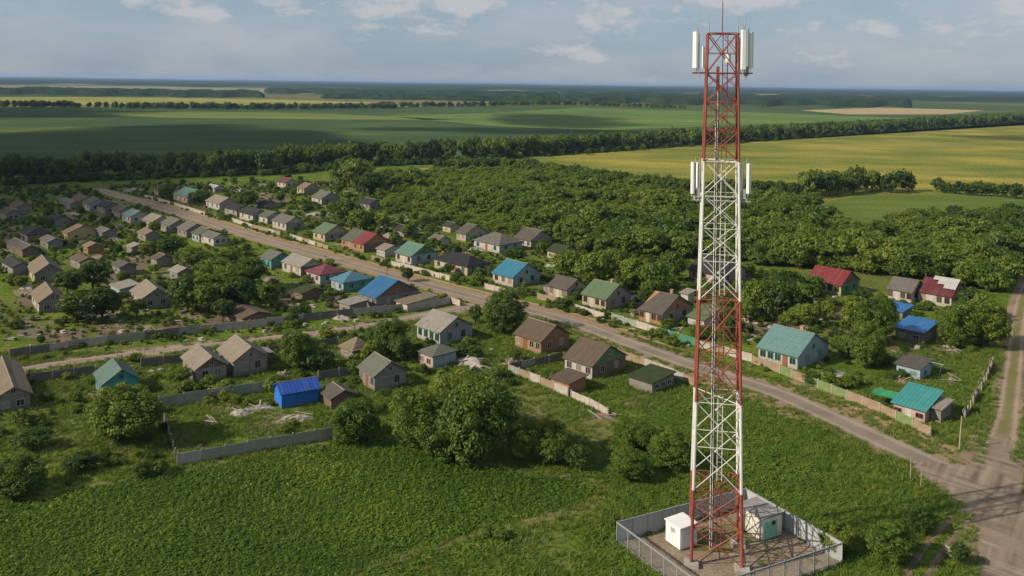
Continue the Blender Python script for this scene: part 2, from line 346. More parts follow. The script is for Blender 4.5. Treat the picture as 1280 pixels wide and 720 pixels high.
def ribbon(name, line, half, m, z, label, n=6):
    mb = MB(); k = len(line); us = []
    for i, p in enumerate(line):
        a = line[max(0, i - 1)]; b = line[min(k - 1, i + 1)]; d = Vector((b[0] - a[0], b[1] - a[1], 0)).normalized(); q = Vector((d.y, -d.x, 0))
        hw = half(i / (k - 1)) if callable(half) else half
        for j in range(n + 1):
            u = -1 + 2 * j / n; mb.v.append((p[0] + q.x * u * hw, p[1] + q.y * u * hw, z)); us.append(u)
    for i in range(k - 1):
        for j in range(n): mb.f.append((i * (n + 1) + j, i * (n + 1) + j + 1, (i + 1) * (n + 1) + j + 1, (i + 1) * (n + 1) + j)); mb.mi.append(0)
    me = mb.mesh(name, m); uvl = me.uv_layers.new(name='across')
    idx = np.zeros(len(me.loops), np.int32); me.loops.foreach_get('vertex_index', idx)
    arr = np.zeros(len(idx) * 2, np.float32); arr[0::2] = np.array(us, np.float32)[idx]; uvl.data.foreach_set('uv', arr)
    bm = bmesh.new(); bm.from_mesh(me); bmesh.ops.recalc_face_normals(bm, faces=bm.faces)
    if bm.faces[:][0].normal.z < 0: bmesh.ops.reverse_faces(bm, faces=bm.faces)
    bm.to_mesh(me); bm.free()
    return tag(link(name, me), label, name.replace('_', ' '), None, 'structure')
road_line = smooth_line(PX((120, 236), (156, 246.5), (235, 270), (305, 292.5), (400, 319), (500, 347), (587, 370), (700, 398), (789, 430), (860, 455), (967, 490), (1020, 513), (1076, 539), (1128, 563), (1180, 587), (1236, 612)))
side_line = smooth_line(PX((-60, 471), (15, 463), (160, 443), (345, 422), (440, 410), (520, 397), (590, 383), (622, 377)))
track_line = smooth_line(PX((1330, 300), (1290, 350), (1275, 390), (1268, 450), (1259, 520), (1245, 580), (1244, 620), (1262, 670), (1284, 760), (1310, 860)))
spur_line = smooth_line(PX((1218, 640), (1190, 660), (1155, 705), (1110, 790)))
M_ROAD = roadmat('road_surface', (.195, .16, .125), (.265, .215, .17), (.24, .175, .10), edge=.50)
M_LANE = roadmat('lane_surface', (.24, .185, .15), (.30, .23, .185), (.17, .17, .06), edge=.66)
M_TRACK = roadmat('track_dirt', (.20, .145, .105), (.29, .22, .16), (.16, .165, .05), edge=.78)
M_SPUR = roadmat('spur_dirt', (.16, .12, .08), (.2, .155, .1), (.15, .13, .06), True)
ribbon('road', road_line, lambda s_: 4.0 + .9 * min(1, s_ / .5) + 1.6 * max(0, s_ - .5), M_ROAD, .030, 'worn pale village road with earthy verges')
ribbon('lane', side_line, 3.6, M_LANE, .022, 'narrow pale lane between concrete fences')
ribbon('dirt_track', track_line, lambda s_: 3.3 + 2.6 * max(0, min(1, (s_ - .42) / .16)), M_TRACK, .026, 'brown rutted dirt track meeting the village road')
def smooth_poly(pts, n=6):
    pts = [Vector((p[0], p[1], 0)) for p in pts]; k = len(pts); o = []
    for i in range(k):
        p0, p1, p2, p3 = pts[i - 1], pts[i], pts[(i + 1) % k], pts[(i + 2) % k]
        for j in range(n):
            t = j / n; o.append(.5 * ((2 * p1) + (p2 - p0) * t + (2 * p0 - 5 * p1 + 4 * p2 - p3) * t * t + (3 * p1 - p0 - 3 * p2 + p3) * t ** 3))
    return o
junction = smooth_poly(PX((1135, 583), (1165, 577), (1200, 583), (1226, 572), (1240, 545), (1262, 545), (1270, 580), (1285, 640), (1310, 720), (1310, 800), (1215, 800), (1224, 700), (1214, 655), (1192, 628), (1160, 604)))
M_JUNC, t_, b_, o_ = newmat('junction_dirt'); p_ = pos(t_)
def along(deg, sx, sy): return nd(t_, 'ShaderNodeMapping', {0: nd(t_, 'ShaderNodeMapping', {0: p_, 'Rotation': (0, 0, R(-deg))}).outputs[0], 'Scale': (sx, sy, 1)}).outputs[0]
j1 = noise(t_, along(54, .04, .75), 1, 5, .6); j2 = noise(t_, along(-46, .05, .8), 1, 5, .6); j3 = noise(t_, p_, .14, 4); j4 = noise(t_, p_, 2.5, 4)
jc = ramp(t_, mixc(t_, fac(t_, j3, .42, .58), j1, j2), [(.36, (.125, .095, .07)), (.5, (.21, .165, .12)), (.66, (.29, .23, .175))])
t_.links.new(mixc(t_, fac(t_, j4, .3, .7), mixc(t_, .85, (0, 0, 0), jc), jc), b_.inputs['Base Color']); b_.inputs['Roughness'].default_value = 1; bump(t_, b_, j1, .25, .12)
sheet('junction', junction, M_JUNC, .034, 'wide brown dirt junction where road and track meet')
ribbon('grassy_track', spur_line, 1.9, M_SPUR, .018, 'two faint wheel ruts in the grass')
def offs(line, d, i0, i1):
    o = []
    for i in range(i0, i1):
        a, b = line[i - 1], line[i + 1]; q = Vector((b[0] - a[0], b[1] - a[1], 0)).normalized(); o.append(Vector((line[i][0] - q.y * d, line[i][1] + q.x * d, 0)))
    return o
M_VERGE = roadmat('verge_earth', (.27, .185, .10), (.33, .24, .14), (.20, .17, .07), edge=.55)
nl = len(road_line); ribbon('verge', offs(road_line, 5.6, int(nl * .66), int(nl * .93)), 3.0, M_VERGE, .016, 'bare sandy verge beside the road below the tan and lime fence')
ribbon('verge', offs(road_line, 4.6, int(nl * .08), int(nl * .60)), 1.5, M_VERGE, .016, 'thin earthy verge along the fenced side of the road')
ribbon('verge', offs(road_line, -5.0, int(nl * .60), int(nl * .9)), 1.7, M_VERGE, .016, 'thin earthy verge along the open side of the road')
M_CEDGE = roadmat('edge_grass', (.13, .12, .045), (.17, .145, .06), (.12, .13, .03), edge=.5)
ribbon('crop_edge', smooth_line(PX((470, 544), (540, 564), (640, 588), (715, 596), (756, 612), (735, 632), (640, 658), (540, 686), (430, 722), (330, 766))), 1.2, M_CEDGE, .021, 'brownish strip of dry grass round the edge of the crop field')
ribbon('crop_edge', smooth_line(PX((-60, 640), (100, 610), (225, 589), (330, 569), (420, 552), (470, 544))), .8, M_CEDGE, .021, 'brownish grass strip between fence and crop field')
P_SOIL = fieldmat('bare_soil', (.13, .095, .065), (.2, .15, .105), (.28, .215, .155), .3, .3, 2.5, 0, .35)
P_GREY = fieldmat('trodden_yard', (.14, .115, .085), (.2, .165, .125), (.27, .225, .18), .3, .3, 2.5, 0, .35)
plots = [((60, 345), (72, 334), (96, 340), (84, 352)), ((118, 352), (128, 338), (150, 346), (140, 360)), ((0, 300), (10, 288), (32, 292), (20, 308)), ((70, 300), (84, 290), (110, 296), (98, 308)), ((150, 330), (162, 318), (188, 326), (176, 340)), ((20, 380), (30, 364), (58, 368), (52, 386)), ((100, 395), (112, 380), (150, 384), (140, 400)), ((226, 576), (214, 540), (240, 535), (262, 560)), ((300, 540), (330, 520), (352, 530), (340, 556)), ((240, 470), (228, 455), (215, 470), (226, 485)),((112, 430), (128, 410), (168, 404), (184, 424)), ((192, 421), (200, 404), (226, 400), (246, 416)), ((20, 420), (26, 406), (62, 408), (62, 424)), ((60, 428), (70, 413), (108, 411), (106, 431)),
         ((905, 416), (935, 396), (1010, 400), (1015, 414), (960, 420)), ((620, 455), (640, 440), (668, 448), (662, 462)), ((780, 505), (800, 490), (835, 498), (820, 515)), ((246, 410), (262, 396), (300, 392), (305, 409)),
         ((1180, 438), (1196, 428), (1208, 436), (1195, 445)), ((400, 372), (428, 366), (440, 378), (410, 388)), ((330, 372), (345, 360), (372, 364), (360, 378)), ((120, 540), (135, 528), (175, 560), (150, 570)),
         ((200, 248), (240, 236), (262, 244), (222, 252)), ((300, 250), (330, 240), (365, 250), (330, 260)), ((700, 352), (724, 342), (738, 350), (712, 360)), ((780, 392), (800, 378), (830, 385), (806, 398)),
         ((1010, 392), (1040, 382), (1068, 390), (1040, 398)), ((1196, 520), (1212, 508), (1222, 516), (1206, 530)), ((430, 300), (450, 290), (478, 300), (455, 310))]
for i, pl in enumerate(plots): sheet('garden_soil', PX(*pl), P_SOIL if i % 3 else P_GREY, .010, 'patch of bare trodden earth in a village yard')

# ------------------------------------------------------------------ houses and sheds
D_ROAD = R(-46.5); D_FRONT = R(-55)
RC = {  # roof colours
 'tan': ((.30, .235, .165), 'slate'), 'beige': ((.36, .31, .24), 'slate'), 'pale': ((.40, .37, .32), 'slate'), 'brown': ((.175, .13, .09), 'slate'), 'umber': ((.14, .105, .08), 'slate'),
 'grey': ((.22, .20, .175), 'slate'), 'slategreen': ((.20, .21, .165), 'slate'), 'dark': ((.055, .055, .055), 'slate'), 'charcoal': ((.04, .04, .043), 'slate'), 'greybrown': ((.155, .135, .115), 'slate'),
 'green': ((.13, .21, .09), 'metal'), 'moss': ((.06, .085, .03), 'slate'), 'teal': ((.13, .27, .20), 'metal'), 'tealgrey': ((.16, .26, .22), 'slate'), 'aqua': ((.17, .33, .31), 'metal'), 'blue': ((.015, .16, .36), 'metal'),
 'cyan': ((.03, .23, .36), 'metal'), 'lightblue': ((.10, .28, .37), 'metal'), 'tarp': ((.02, .20, .55), 'metal'), 'royal': ((.015, .10, .52), 'metal'), 'red': ((.26, .030, .025), 'metal'),
 'maroon': ((.17, .025, .030), 'metal'), 'crimson': ((.24, .05, .06), 'metal'), 'turquoise': ((.05, .36, .34), 'metal'), 'greengrey': ((.155, .165, .12), 'slate'), 'hay': ((.30, .25, .17), 'slate'), 'white': ((.6, .6, .58), 'metal')}
WC = {'white': (.58, .54, .47), 'cream': (.54, .46, .32), 'grey': (.36, .34, .30), 'orange': (.46, .25, .12), 'yellow': (.62, .50, .22), 'turq': (.10, .42, .40), 'ltblue': (.38, .50, .54), 'blue': (.03, .22, .75),
      'beige': (.48, .42, .33), 'brick': (.38, .20, .12), 'brown': (.24, .17, .12), 'pink': (.60, .44, .38), 'green': (.16, .30, .15), 'stone': (.30, .28, .25), 'bluegrey': (.36, .40, .42)}
M_PANE, t_, b_, o_ = newmat('window_glass'); b_.inputs['Roughness'].default_value = .12; b_.inputs['Specular IOR Level'].default_value = .5
t_.links.new(ramp(t_, nd(t_, 'ShaderNodeObjectInfo').outputs['Random'], [(0, (.015, .018, .022)), (.6, (.03, .035, .04)), (.78, (.16, .15, .13)), (1, (.28, .25, .2))]), b_.inputs['Base Color'])
FR = {'white': plain('frame_white', (.42, .40, .36), .6), 'brown': plain('frame_brown', (.20, .09, .05), .6), 'green': plain('frame_green', (.06, .26, .17), .6), 'blue': plain('frame_blue', (.10, .30, .45), .6), 'teal': plain('frame_teal', (.05, .30, .27), .6)}
M_CHIM = plain('chimney_brick', (.36, .22, .15), .9, .4, 4)
_win = {}
def winmesh(kind, w_, h_):
    k = (kind, round(w_, 2), round(h_, 2))
    if k not in _win:
        a = MB(); e = .06
        a.box(-w_ / 2 - e, -w_ / 2, -.07, .03, -e, h_ + e); a.box(w_ / 2, w_ / 2 + e, -.07, .03, -e, h_ + e)
        a.box(-w_ / 2, w_ / 2, -.07, .03, -e, 0); a.box(-w_ / 2, w_ / 2, -.07, .03, h_, h_ + e)
        a.box(-.03, .03, -.055, .03, 0, h_)
        g = MB(); g.box(-w_ / 2, w_ / 2, -.025, .028, 0, h_)
        _win[k] = (a.mesh('window_frame', FR[kind]), g.mesh('pane', M_PANE))
    return _win[k]
def add_window(root, x, y, z, face, kind, w_=1.0, h_=1.25, pane=True):
    fm, gm = winmesh(kind, w_, h_)
    o = link('window', fm, root, (x, y, z)); o.rotation_euler = (0, 0, {'s': 0, 'e': R(90), 'w': R(-90), 'n': R(180)}[face])
    link('pane', gm, o)
HOUSES = []
def solve(K, d, px_, lo, hi):
    best, bl = 1e9, lo
    for i in range(121):
        l = lo + (hi - lo) * i / 120; e = abs(pix(K + d * l)[0] - px_)
        if e < best: best, bl = e, l
    return bl
def house(K, xa, xb, roof, wall, label, ref, eave=2.7, pitch=.62, style='gable', gable=None, win='white', nwin=3, ang=D_ROAD, name='house', cat='house', ngw=2, door=None, chim=0, roof2=None, lim=(4, 17, 4, 11.5), east=None, over=.4):
    eave *= .93; pitch *= (.86 if ang == D_ROAD else .94)
    k = at(*K); d1 = Vector((math.cos(ang), math.sin(ang), 0)); d2 = Vector((-d1.y, d1.x, 0))
    L = solve(k, -d1, xa, lim[0], lim[1]); W = solve(k, d2, xb, lim[2], lim[3])
    c = k - d1 * L / 2 + d2 * W / 2; far = c.y > 262
    root = empty(name, (c.x, c.y, 0), ang); tag(root, label, cat)
    HOUSES.append((c.x, c.y, ang, L / 2, W / 2, ref))
    x, y, rise = L / 2, W / 2, (W / 2 + over) * pitch if style != 'mono' else W * pitch
    wm = wallmat(wall, WC[wall]); rm = roofmat(roof, *RC[roof]); wb = MB(); rb = MB()
    ov, th, oe = over, .13, .35
    ew = eave - ov * pitch               # roof underside at the overhang
    if style == 'mono':
        wb.add([(-x, -y, 0), (x, -y, 0), (x, y, 0), (-x, y, 0), (-x, -y, eave), (x, -y, eave), (x, y, eave + rise), (-x, y, eave + rise)], [(0, 1, 5, 4), (1, 2, 6, 5), (2, 3, 7, 6), (3, 0, 4, 7), (4, 5, 6, 7)])
        s_ = pitch * ov; v = [(-x - oe, -y - ov, eave - s_ + .02), (x + oe, -y - ov, eave - s_ + .02), (x + oe, y + ov, eave + rise + s_ + .02), (-x - oe, y + ov, eave + rise + s_ + .02)]
        rb.add(v + [(a, b, c_ + th) for a, b, c_ in v], [(3, 2, 1, 0), (4, 5, 6, 7), (0, 1, 5, 4), (1, 2, 6, 5), (2, 3, 7, 6), (3, 0, 4, 7)])
        top = eave
    elif style == 'hip':
        wb.box(-x, x, -y, y, 0, eave - .02)
        h0 = eave; rx = max(.3, x + ov - (y + ov) * .85); X, Y = x + ov, y + ov; z1 = h0 + (y + ov) * pitch
        v = [(-X, -Y, h0 - .12), (X, -Y, h0 - .12), (X, Y, h0 - .12), (-X, Y, h0 - .12), (-X, -Y, h0), (X, -Y, h0), (X, Y, h0), (-X, Y, h0), (-rx, 0, z1), (rx, 0, z1)]
        rb.add(v, [(3, 2, 1, 0), (0, 1, 5, 4), (1, 2, 6, 5), (2, 3, 7, 6), (3, 0, 4, 7), (4, 5, 9, 8), (5, 6, 9), (6, 7, 8, 9), (7, 4, 8)]); top = z1
    else:
        zt = eave + y * pitch
        wb.add([(-x, -y, 0), (x, -y, 0), (x, y, 0), (-x, y, 0), (-x, -y, eave), (x, -y, eave), (x, y, eave), (-x, y, eave), (-x, 0, zt), (x, 0, zt)],
               [(0, 1, 5, 4), (2, 3, 7, 6), (1, 2, 6, 9, 5), (3, 0, 4, 8, 7), (4, 5, 9, 8), (6, 7, 8, 9)])
        e0 = .02; zr = zt + e0; zl = ew + e0; xl = -x - oe; xr = x + oe; hx = 0
        if style == 'half': hx = min(2.4, L * .3)
        prof = [(-y - ov, zl), (0, zr), (y + ov, zl), (y + ov, zl + th), (0, zr + th), (-y - ov, zl + th)]
        v = [(xl + (hx if j in (1, 4) else 0), a, b) for j, (a, b) in enumerate(prof)] + [(xr, a, b) for a, b in prof]
        if roof2:       # far half in one covering, near half in another
            xm = x * .02; v = [(xl, a, b) for a, b in prof] + [(xm, a, b) for a, b in prof]; v2 = [(xm + .003, a, b + .03) for a, b in prof] + [(xr, a, b + .03) for a, b in prof]
        F = [(0, 6, 7, 1), (1, 7, 8, 2), (2, 8, 9, 3), (3, 9, 10, 4), (4, 10, 11, 5), (5, 11, 6, 0), (0, 1, 4, 5), (1, 2, 3, 4), (6, 11, 10, 7), (7, 10, 9, 8)]
        rb.add(v, F)
        if roof2:
            r2 = MB(); r2.add(v2, F); o2 = r2.build('roof', roofmat(roof2, *RC[roof2]), root); o2['label'] = 'newer ' + roof2 + ' half of the roof'
        top = zr
        gm = wallmat(gable, WC[gable]) if gable else None
        if gm:
            g = MB(); i_ = .06; g.add([(x + .004, -y + i_, eave), (x + .05, -y + i_, eave), (x + .004, y - i_, eave), (x + .05, y - i_, eave), (x + .004, 0, zt - i_), (x + .05, 0, zt - i_)], [(1, 3, 5), (0, 4, 2), (0, 2, 3, 1), (2, 4, 5, 3), (4, 0, 1, 5)])
            g.build('gable', gm, root)
        if not far and ngw: add_window(root, x + (.055 if gm else .01), 0, eave + .35, 'e', win, .6, .7)
    wb.build('wall', wm, root)
    rh = random.Random(int(K[0] * 31 + K[1]))
    if style != 'mono' and name == 'house' and rh.random() < .6:
        north = rh.random() < .55; al = rh.uniform(.35, .6) * (L if north else W); ad_ = rh.uniform(1.6, 2.6); a0 = rh.uniform(-1, 1) * .3 * ((L if north else W) - al)
        am, ar = MB(), MB(); e1, e2 = eave - ov * pitch - .25, 1.75
        if north:      # lean-to along the back
            x0, x1, y0, y1 = a0 - al / 2, a0 + al / 2, y + .003, y + ad_
        else:          # lean-to against the far gable
            x0, x1, y0, y1 = -x - ad_, -x - .003, a0 - al / 2, a0 + al / 2
        if north: q_ = [(x0, y0, e1), (x1, y0, e1), (x1, y1, e2), (x0, y1, e2)]
        else: q_ = [(x1, y0, e1), (x1, y1, e1), (x0, y1, e2), (x0, y0, e2)]
        lo_ = [(a, b, 0) for a, b, c_ in q_]; am.add(lo_ + q_, [(0, 1, 5, 4), (1, 2, 6, 5), (2, 3, 7, 6), (3, 0, 4, 7), (4, 5, 6, 7)]); ao = am.build('annex', wallmat(('stone', 'beige', 'brown')[rh.randrange(3)], WC[('stone', 'beige', 'brown')[0]]), root)
        cxm = sum(p_[0] for p_ in q_) / 4; cym = sum(p_[1] for p_ in q_) / 4; q2 = [(cxm + (a - cxm) * (1.12 if not (not north and a == x1) else 1), cym + (b - cym) * (1.1 if not (north and b == y0) else 1), c_ + .03) for a, b, c_ in q_]
        ar.add(q2 + [(a, b, c_ + .08) for a, b, c_ in q2], [(3, 2, 1, 0), (4, 5, 6, 7), (0, 1, 5, 4), (1, 2, 6, 5), (2, 3, 7, 6), (3, 0, 4, 7)]); rk = ('grey', 'brown', 'pale', 'dark')[rh.randrange(4)]; ar.build('annex_roof', roofmat(rk, *RC[rk]), ao)
    if style in ('gable', 'half') and rh.random() < .5 and not roof2:
        rc_ = MB(); rc_.bar((xl + .05 + hx, 0, zr + th + .0), (xr - .05, 0, zr + th), .09, None, 6); rc_.build('ridge_cap', roofmat('pale', *RC['pale']), root)
    if east:
        e = MB(); e.box(x + .002, x + .035, -y + .02, y - .02, .05, eave - .06); e.build('end_cladding', wallmat(east, WC[east]), root)
    ro = rb.build('roof', rm, root)
    for i in range(chim):
        cb = MB(); cx_ = x * (.35 - .9 * i); cb.box(cx_ - .3, cx_ + .3, .25, .85, top - .9, top + .75); cb.box(cx_ - .36, cx_ + .36, .19, .91, top + .752, top + .85); cb.build('chimney', M_CHIM, ro)
    if door is None and nwin >= 3 and rh.random() < .65: door = 1 if rh.random() < .5 else nwin - 2
    if style != 'mono' and c.y < 240 and rh.random() < .45:
        am = MB(); ax2 = rh.uniform(-.6, .3) * x; am.bar((ax2, .3, top - .5), (ax2, .3, top + 2.2), .035, n=5)
        for q_ in range(4): am.bar((ax2 - .5 + .1 * q_, .3, top + 1.5 + .2 * q_), (ax2 + .5 - .1 * q_, .3, top + 1.5 + .2 * q_), .02, n=4)
        am.build('aerial', M_PANE, root)
    hh = min(1.25, eave - 1.35); sill = .85 if eave > 2.4 else .6
    for i in range(nwin):
        xx = -x + L * (i + .5) / nwin + .15 * math.sin(i * 7 + L)
        if door is not None and i == door:
            db = MB(); db.box(xx - .5, xx + .5, -y - .045, -y + .02, .02, 2.0); db.build('door', FR['brown'] if win != 'brown' else FR['white'], root)
        else: add_window(root, xx, -y - .005, sill, 's', win, 1.0, max(.6, hh))
    for i in range(ngw):
        add_window(root, x + (.04 if east else .005), -y + W * (i + .7) / (ngw + .4), sill, 'e', win, .95, max(.6, hh))
    return root
hs = house
# the road's far side, from the tower end to the village end
hs((996.5, 462.5), 948, 1041, 'aqua', 'white', 'long white house with aqua metal roof and green shutters by the road', 'aqua roofed white house', 2.6, .58, win='green', nwin=5, gable='ltblue', chim=1, east='ltblue')
hs((827, 407), 799, 866, 'greybrown', 'orange', 'orange walled house with grey brown half hipped roof', 'orange walled house', 2.6, .62, 'half', win='brown', nwin=4, chim=1, east='grey')
hs((757, 388), 727.5, 788, 'green', 'cream', 'cream house with light green metal roof', 'green roofed cream house', 2.7, .66, win='brown', nwin=4, gable='grey', chim=1, east='grey')
hs((708, 375), 685.5, 733, 'greybrown', 'cream', 'small cream house with brown roof beside the green roofed house', 'small brown roofed house', 2.6, .62, win='brown', nwin=3, east='ltblue')
hs((641, 359), 616, 675, 'cyan', 'white', 'white house with bright teal blue roof across the road', 'teal blue roofed house', 2.6, .66, win='brown', nwin=3, gable='ltblue', east='ltblue')
hs((584, 345), 543, 610, 'charcoal', 'cream', 'long house under a black hipped roof', 'black roofed house', 2.6, .6, 'hip', win='green', nwin=4, east='grey')
hs((514, 331.5), 494.5, 545, 'teal', 'white', 'white house with sea green metal roof', 'sea green roofed house', 2.7, .64, win='brown', nwin=3, gable='green', east='ltblue')
hs((454.5, 316), 427, 487, 'greengrey', 'orange', 'orange house with roof half grey and half red', 'half red roofed house', 2.7, .62, win='white', nwin=4, roof2='red', east='brown')
hs((406, 302.5), 391.5, 435, 'green', 'cream', 'cream house with pale mossy green roof and grey end wall', 'mossy green roofed house', 2.7, .62, win='white', nwin=2, east='grey')
hs((357.5, 288.5), 340.5, 380, 'grey', 'white', 'white house with weathered grey roof beside the village road', 'weathered grey house', 2.7, .6, nwin=3, east='grey')
hs((334, 280), 318, 352, 'greengrey', 'white', 'low house with greenish roof adjoining the dark grey one', 'greenish roofed house', 2.5, .58, nwin=2, east='grey')
hs((316, 277.5), 299.5, 336, 'dark', 'white', 'white house with dark grey roof on the road', 'dark grey roofed house', 2.7, .6, nwin=2, east='grey')
hs((296, 271), 281, 314, 'charcoal', 'grey', 'grey house with sooty black roof between trees', 'sooty roofed house', 2.6, .6, nwin=2)
hs((274, 263), 257.5, 297, 'beige', 'white', 'white house with sunlit beige roof', 'beige roofed house', 2.8, .6, nwin=3)
hs((234, 254.5), 217, 263, 'teal', 'pink', 'wide house with pale teal roof and pink front', 'pale teal roofed house', 2.8, .56, nwin=3, east='grey')
hs((200, 244.5), 193, 222, 'umber', 'white', 'dark brown roofed house at the far end of the road', 'brown roofed house at the road end', 2.7, .6, nwin=2)
# second row behind, towards the wood
hs((900, 357), 861, 944, 'dark', 'pink', 'dark grey roofed house behind the lattice tower', 'grey house behind the tower', 2.8, .6, nwin=3, gable='grey', east='grey')
hs((1051, 370), 1009, 1074, 'red', 'yellow', 'yellow house with bright red metal roof near the wood', 'red roofed yellow house', 2.7, .66, win='green', nwin=5, gable='brown', east='green')
hs((1139, 379), 1110, 1156, 'grey', 'white', 'white walled house with grey slate roof adjoining the maroon roofed one', 'grey roofed white house', 2.8, .62, win='brown', nwin=4)
hs((1189, 385), 1148, 1208, 'maroon', 'white', 'long house with patchy maroon and white roof', 'maroon roofed house', 2.8, .62, win='brown', nwin=4, gable='brown', east='brown')
mr_ = bpy.data.objects['roof.%03d' % (sum(o_.name.startswith('roof') for o_ in bpy.data.objects) - 1)]; hx_, hy_ = HOUSES[-1][3], HOUSES[-1][4]
pm = MB(); zr_ = 2.8 + hy_ * .62 + .17
for x0_, x1_, q0_ in ((-hx_ * .45, -hx_ * .1, .18), (-hx_ * .1, hx_ * .35, .34), (hx_ * .35, hx_ + .3, .5)):
    a_, b_z = -.05, -(hy_ + .4) * q0_ * 1.25
    pm.add([(x0_, b_z, zr_ + b_z * .62), (x1_, b_z, zr_ + b_z * .62), (x1_, a_, zr_ + a_ * .62), (x0_, a_, zr_ + a_ * .62), (x0_, b_z, zr_ + b_z * .62 + .03), (x1_, b_z, zr_ + b_z * .62 + .03), (x1_, a_, zr_ + a_ * .62 + .03), (x0_, a_, zr_ + a_ * .62 + .03)], [(3, 2, 1, 0), (4, 5, 6, 7), (0, 1, 5, 4), (1, 2, 6, 5), (2, 3, 7, 6), (3, 0, 4, 7)])
po = pm.build('roof_patch', roofmat('white', *RC['white']), mr_.parent); po['label'] = 'bare whitish sheets on the maroon roof'
hs((582, 302), 570.5, 608, 'greybrown', 'pink', 'small house with grey brown roof by the edge of the wood', 'grey brown house by the wood', 2.6, .6, nwin=2, east='ltblue')
hs((624, 317), 592.5, 652, 'grey', 'white', 'pale blue walled house with wide grey hipped roof', 'grey hipped roof house', 2.7, .55, 'hip', win='blue', nwin=3, east='ltblue')
hs((663.5, 311), 643, 690, 'greybrown', 'white', 'house with brown grey gabled roof close to the wood', 'brown grey gabled house', 2.7, .62, nwin=3, gable='grey', east='stone')
hs((701, 325.5), 684, 722, 'moss', 'cream', 'low outbuilding with mossy dark green roof', 'mossy outbuilding', 2.3, .5, nwin=2, name='shed', cat='shed')
hs((563, 291), 554, 575, 'moss', 'pink', 'little shed with mossy roof beside the wood', 'little mossy shed', 2.2, .55, nwin=1, name='shed', cat='shed', ngw=0)
hs((380, 243), 371.5, 399, 'tan', 'cream', 'cream house with tan roof on the back row', 'tan roofed cream house', 2.7, .6, nwin=2, east='grey')
hs((402, 256), 389.5, 424, 'slategreen', 'white', 'white house with grey green roof on the back row', 'grey green roofed house', 2.7, .6, nwin=2, gable='grey', east='stone')
hs((357, 235), 347, 372, 'maroon', 'white', 'white house with dull reddish roof on the back row', 'dull reddish house', 2.6, .6, nwin=2)
hs((268, 241), 258, 279, 'white', 'white', 'small white outbuilding with white roof', 'white outbuilding', 2.3, .5, nwin=2, name='shed', cat='shed')
hs((462, 263), 449, 478, 'dark', 'stone', 'dark roofed house half hidden by the round trees', 'half hidden dark house', 2.6, .58, nwin=2)
hs((481, 321.5), 474, 502, 'beige', 'white', 'low white shed with beige sheet roof between two houses', 'beige roofed shed', 2.1, .42, name='shed', cat='shed', nwin=2, ngw=0)
hs((490, 307), 478, 500, 'pale', 'grey', 'pale grey roofed shed behind the half red roof', 'pale grey shed', 2.2, .45, name='shed', cat='shed', nwin=1, ngw=0)
# the road's near side, far end first
hs((101, 259), 90, 119, 'brown', 'pink', 'brown roofed house first in the far row', 'first brown house of the far row', 2.7, .6, nwin=2)
hs((112, 264), 103, 136, 'greengrey', 'white', 'white walled house with faded olive roof in the far row', 'faded olive house', 2.7, .6, nwin=2)
hs((131, 268), 121, 152, 'dark', 'stone', 'dark grey roofed house between brown ones in the far row', 'dark house of the far row', 2.7, .6, nwin=2)
hs((150, 272.5), 140, 168, 'greybrown', 'grey', 'grey brown roofed house in the far row beside the road', 'grey brown house of the far row', 2.6, .6, nwin=2)
hs((163, 279.5), 153, 186, 'teal', 'white', 'house with dull green roof by the near verge', 'dull green roofed house', 2.6, .55, nwin=2)
hs((190, 287), 178, 214, 'beige', 'pink', 'house with sunlit tan roof ahead of five roofs in a row', 'sunlit tan house', 2.7, .6, nwin=2)
hs((212, 291.5), 201, 236, 'slategreen', 'grey', 'house with pale green slate roof squeezed in the row', 'pale green slate house', 2.6, .6, nwin=2)
hs((233, 297.5), 222, 258, 'grey', 'stone', 'grey slate house in the middle of the row behind trees', 'grey house of the row', 2.6, .6, nwin=2)
hs((249, 303), 240, 273, 'greengrey', 'ltblue', 'olive grey roofed house next to last of the row', 'olive grey house', 2.5, .58, nwin=2)
hs((267, 308), 249, 284, 'grey', 'white', 'white house with grey roof closing the row of slate roofs', 'grey house closing the row', 2.6, .58, nwin=2)
hs((339, 336), 326, 364, 'slategreen', 'turq', 'house with grey green roof and turquoise wall behind trees', 'turquoise walled house', 2.6, .58, nwin=2)
hs((376, 346), 353, 403, 'pale', 'white', 'white house with pale weathered grey roof beside the crimson one', 'pale grey roofed house', 2.7, .6, nwin=3, east='brown')
hs((400, 356), 383, 430, 'crimson', 'white', 'house with faded crimson hipped roof', 'crimson roofed house', 2.6, .52, 'hip', win='white', nwin=2, east='ltblue')
hs((429, 366.5), 414, 463, 'lightblue', 'ltblue', 'turquoise walled house with pale blue hipped roof', 'pale blue roofed house', 2.7, .5, 'hip', win='white', nwin=2, east='turq')
hs((470, 387), 449, 522, 'blue', 'beige', 'big house with strong blue roof at the lane corner', 'strong blue roofed house', 2.8, .6, nwin=3, gable='brown', east='beige', roof2=None)
hs((437, 394), 424, 459, 'pale', 'beige', 'flat grey roofed brick shed below the blue roof', 'flat grey shed', 2.3, .1, 'mono', name='shed', cat='shed', nwin=1, ngw=0)
hs((509, 390.5), 500, 546, 'hay', 'white', 'low white walled garage with flat straw coloured roof', 'flat straw coloured garage', 1.9, .08, 'mono', name='garage', cat='garage', nwin=0, ngw=0)
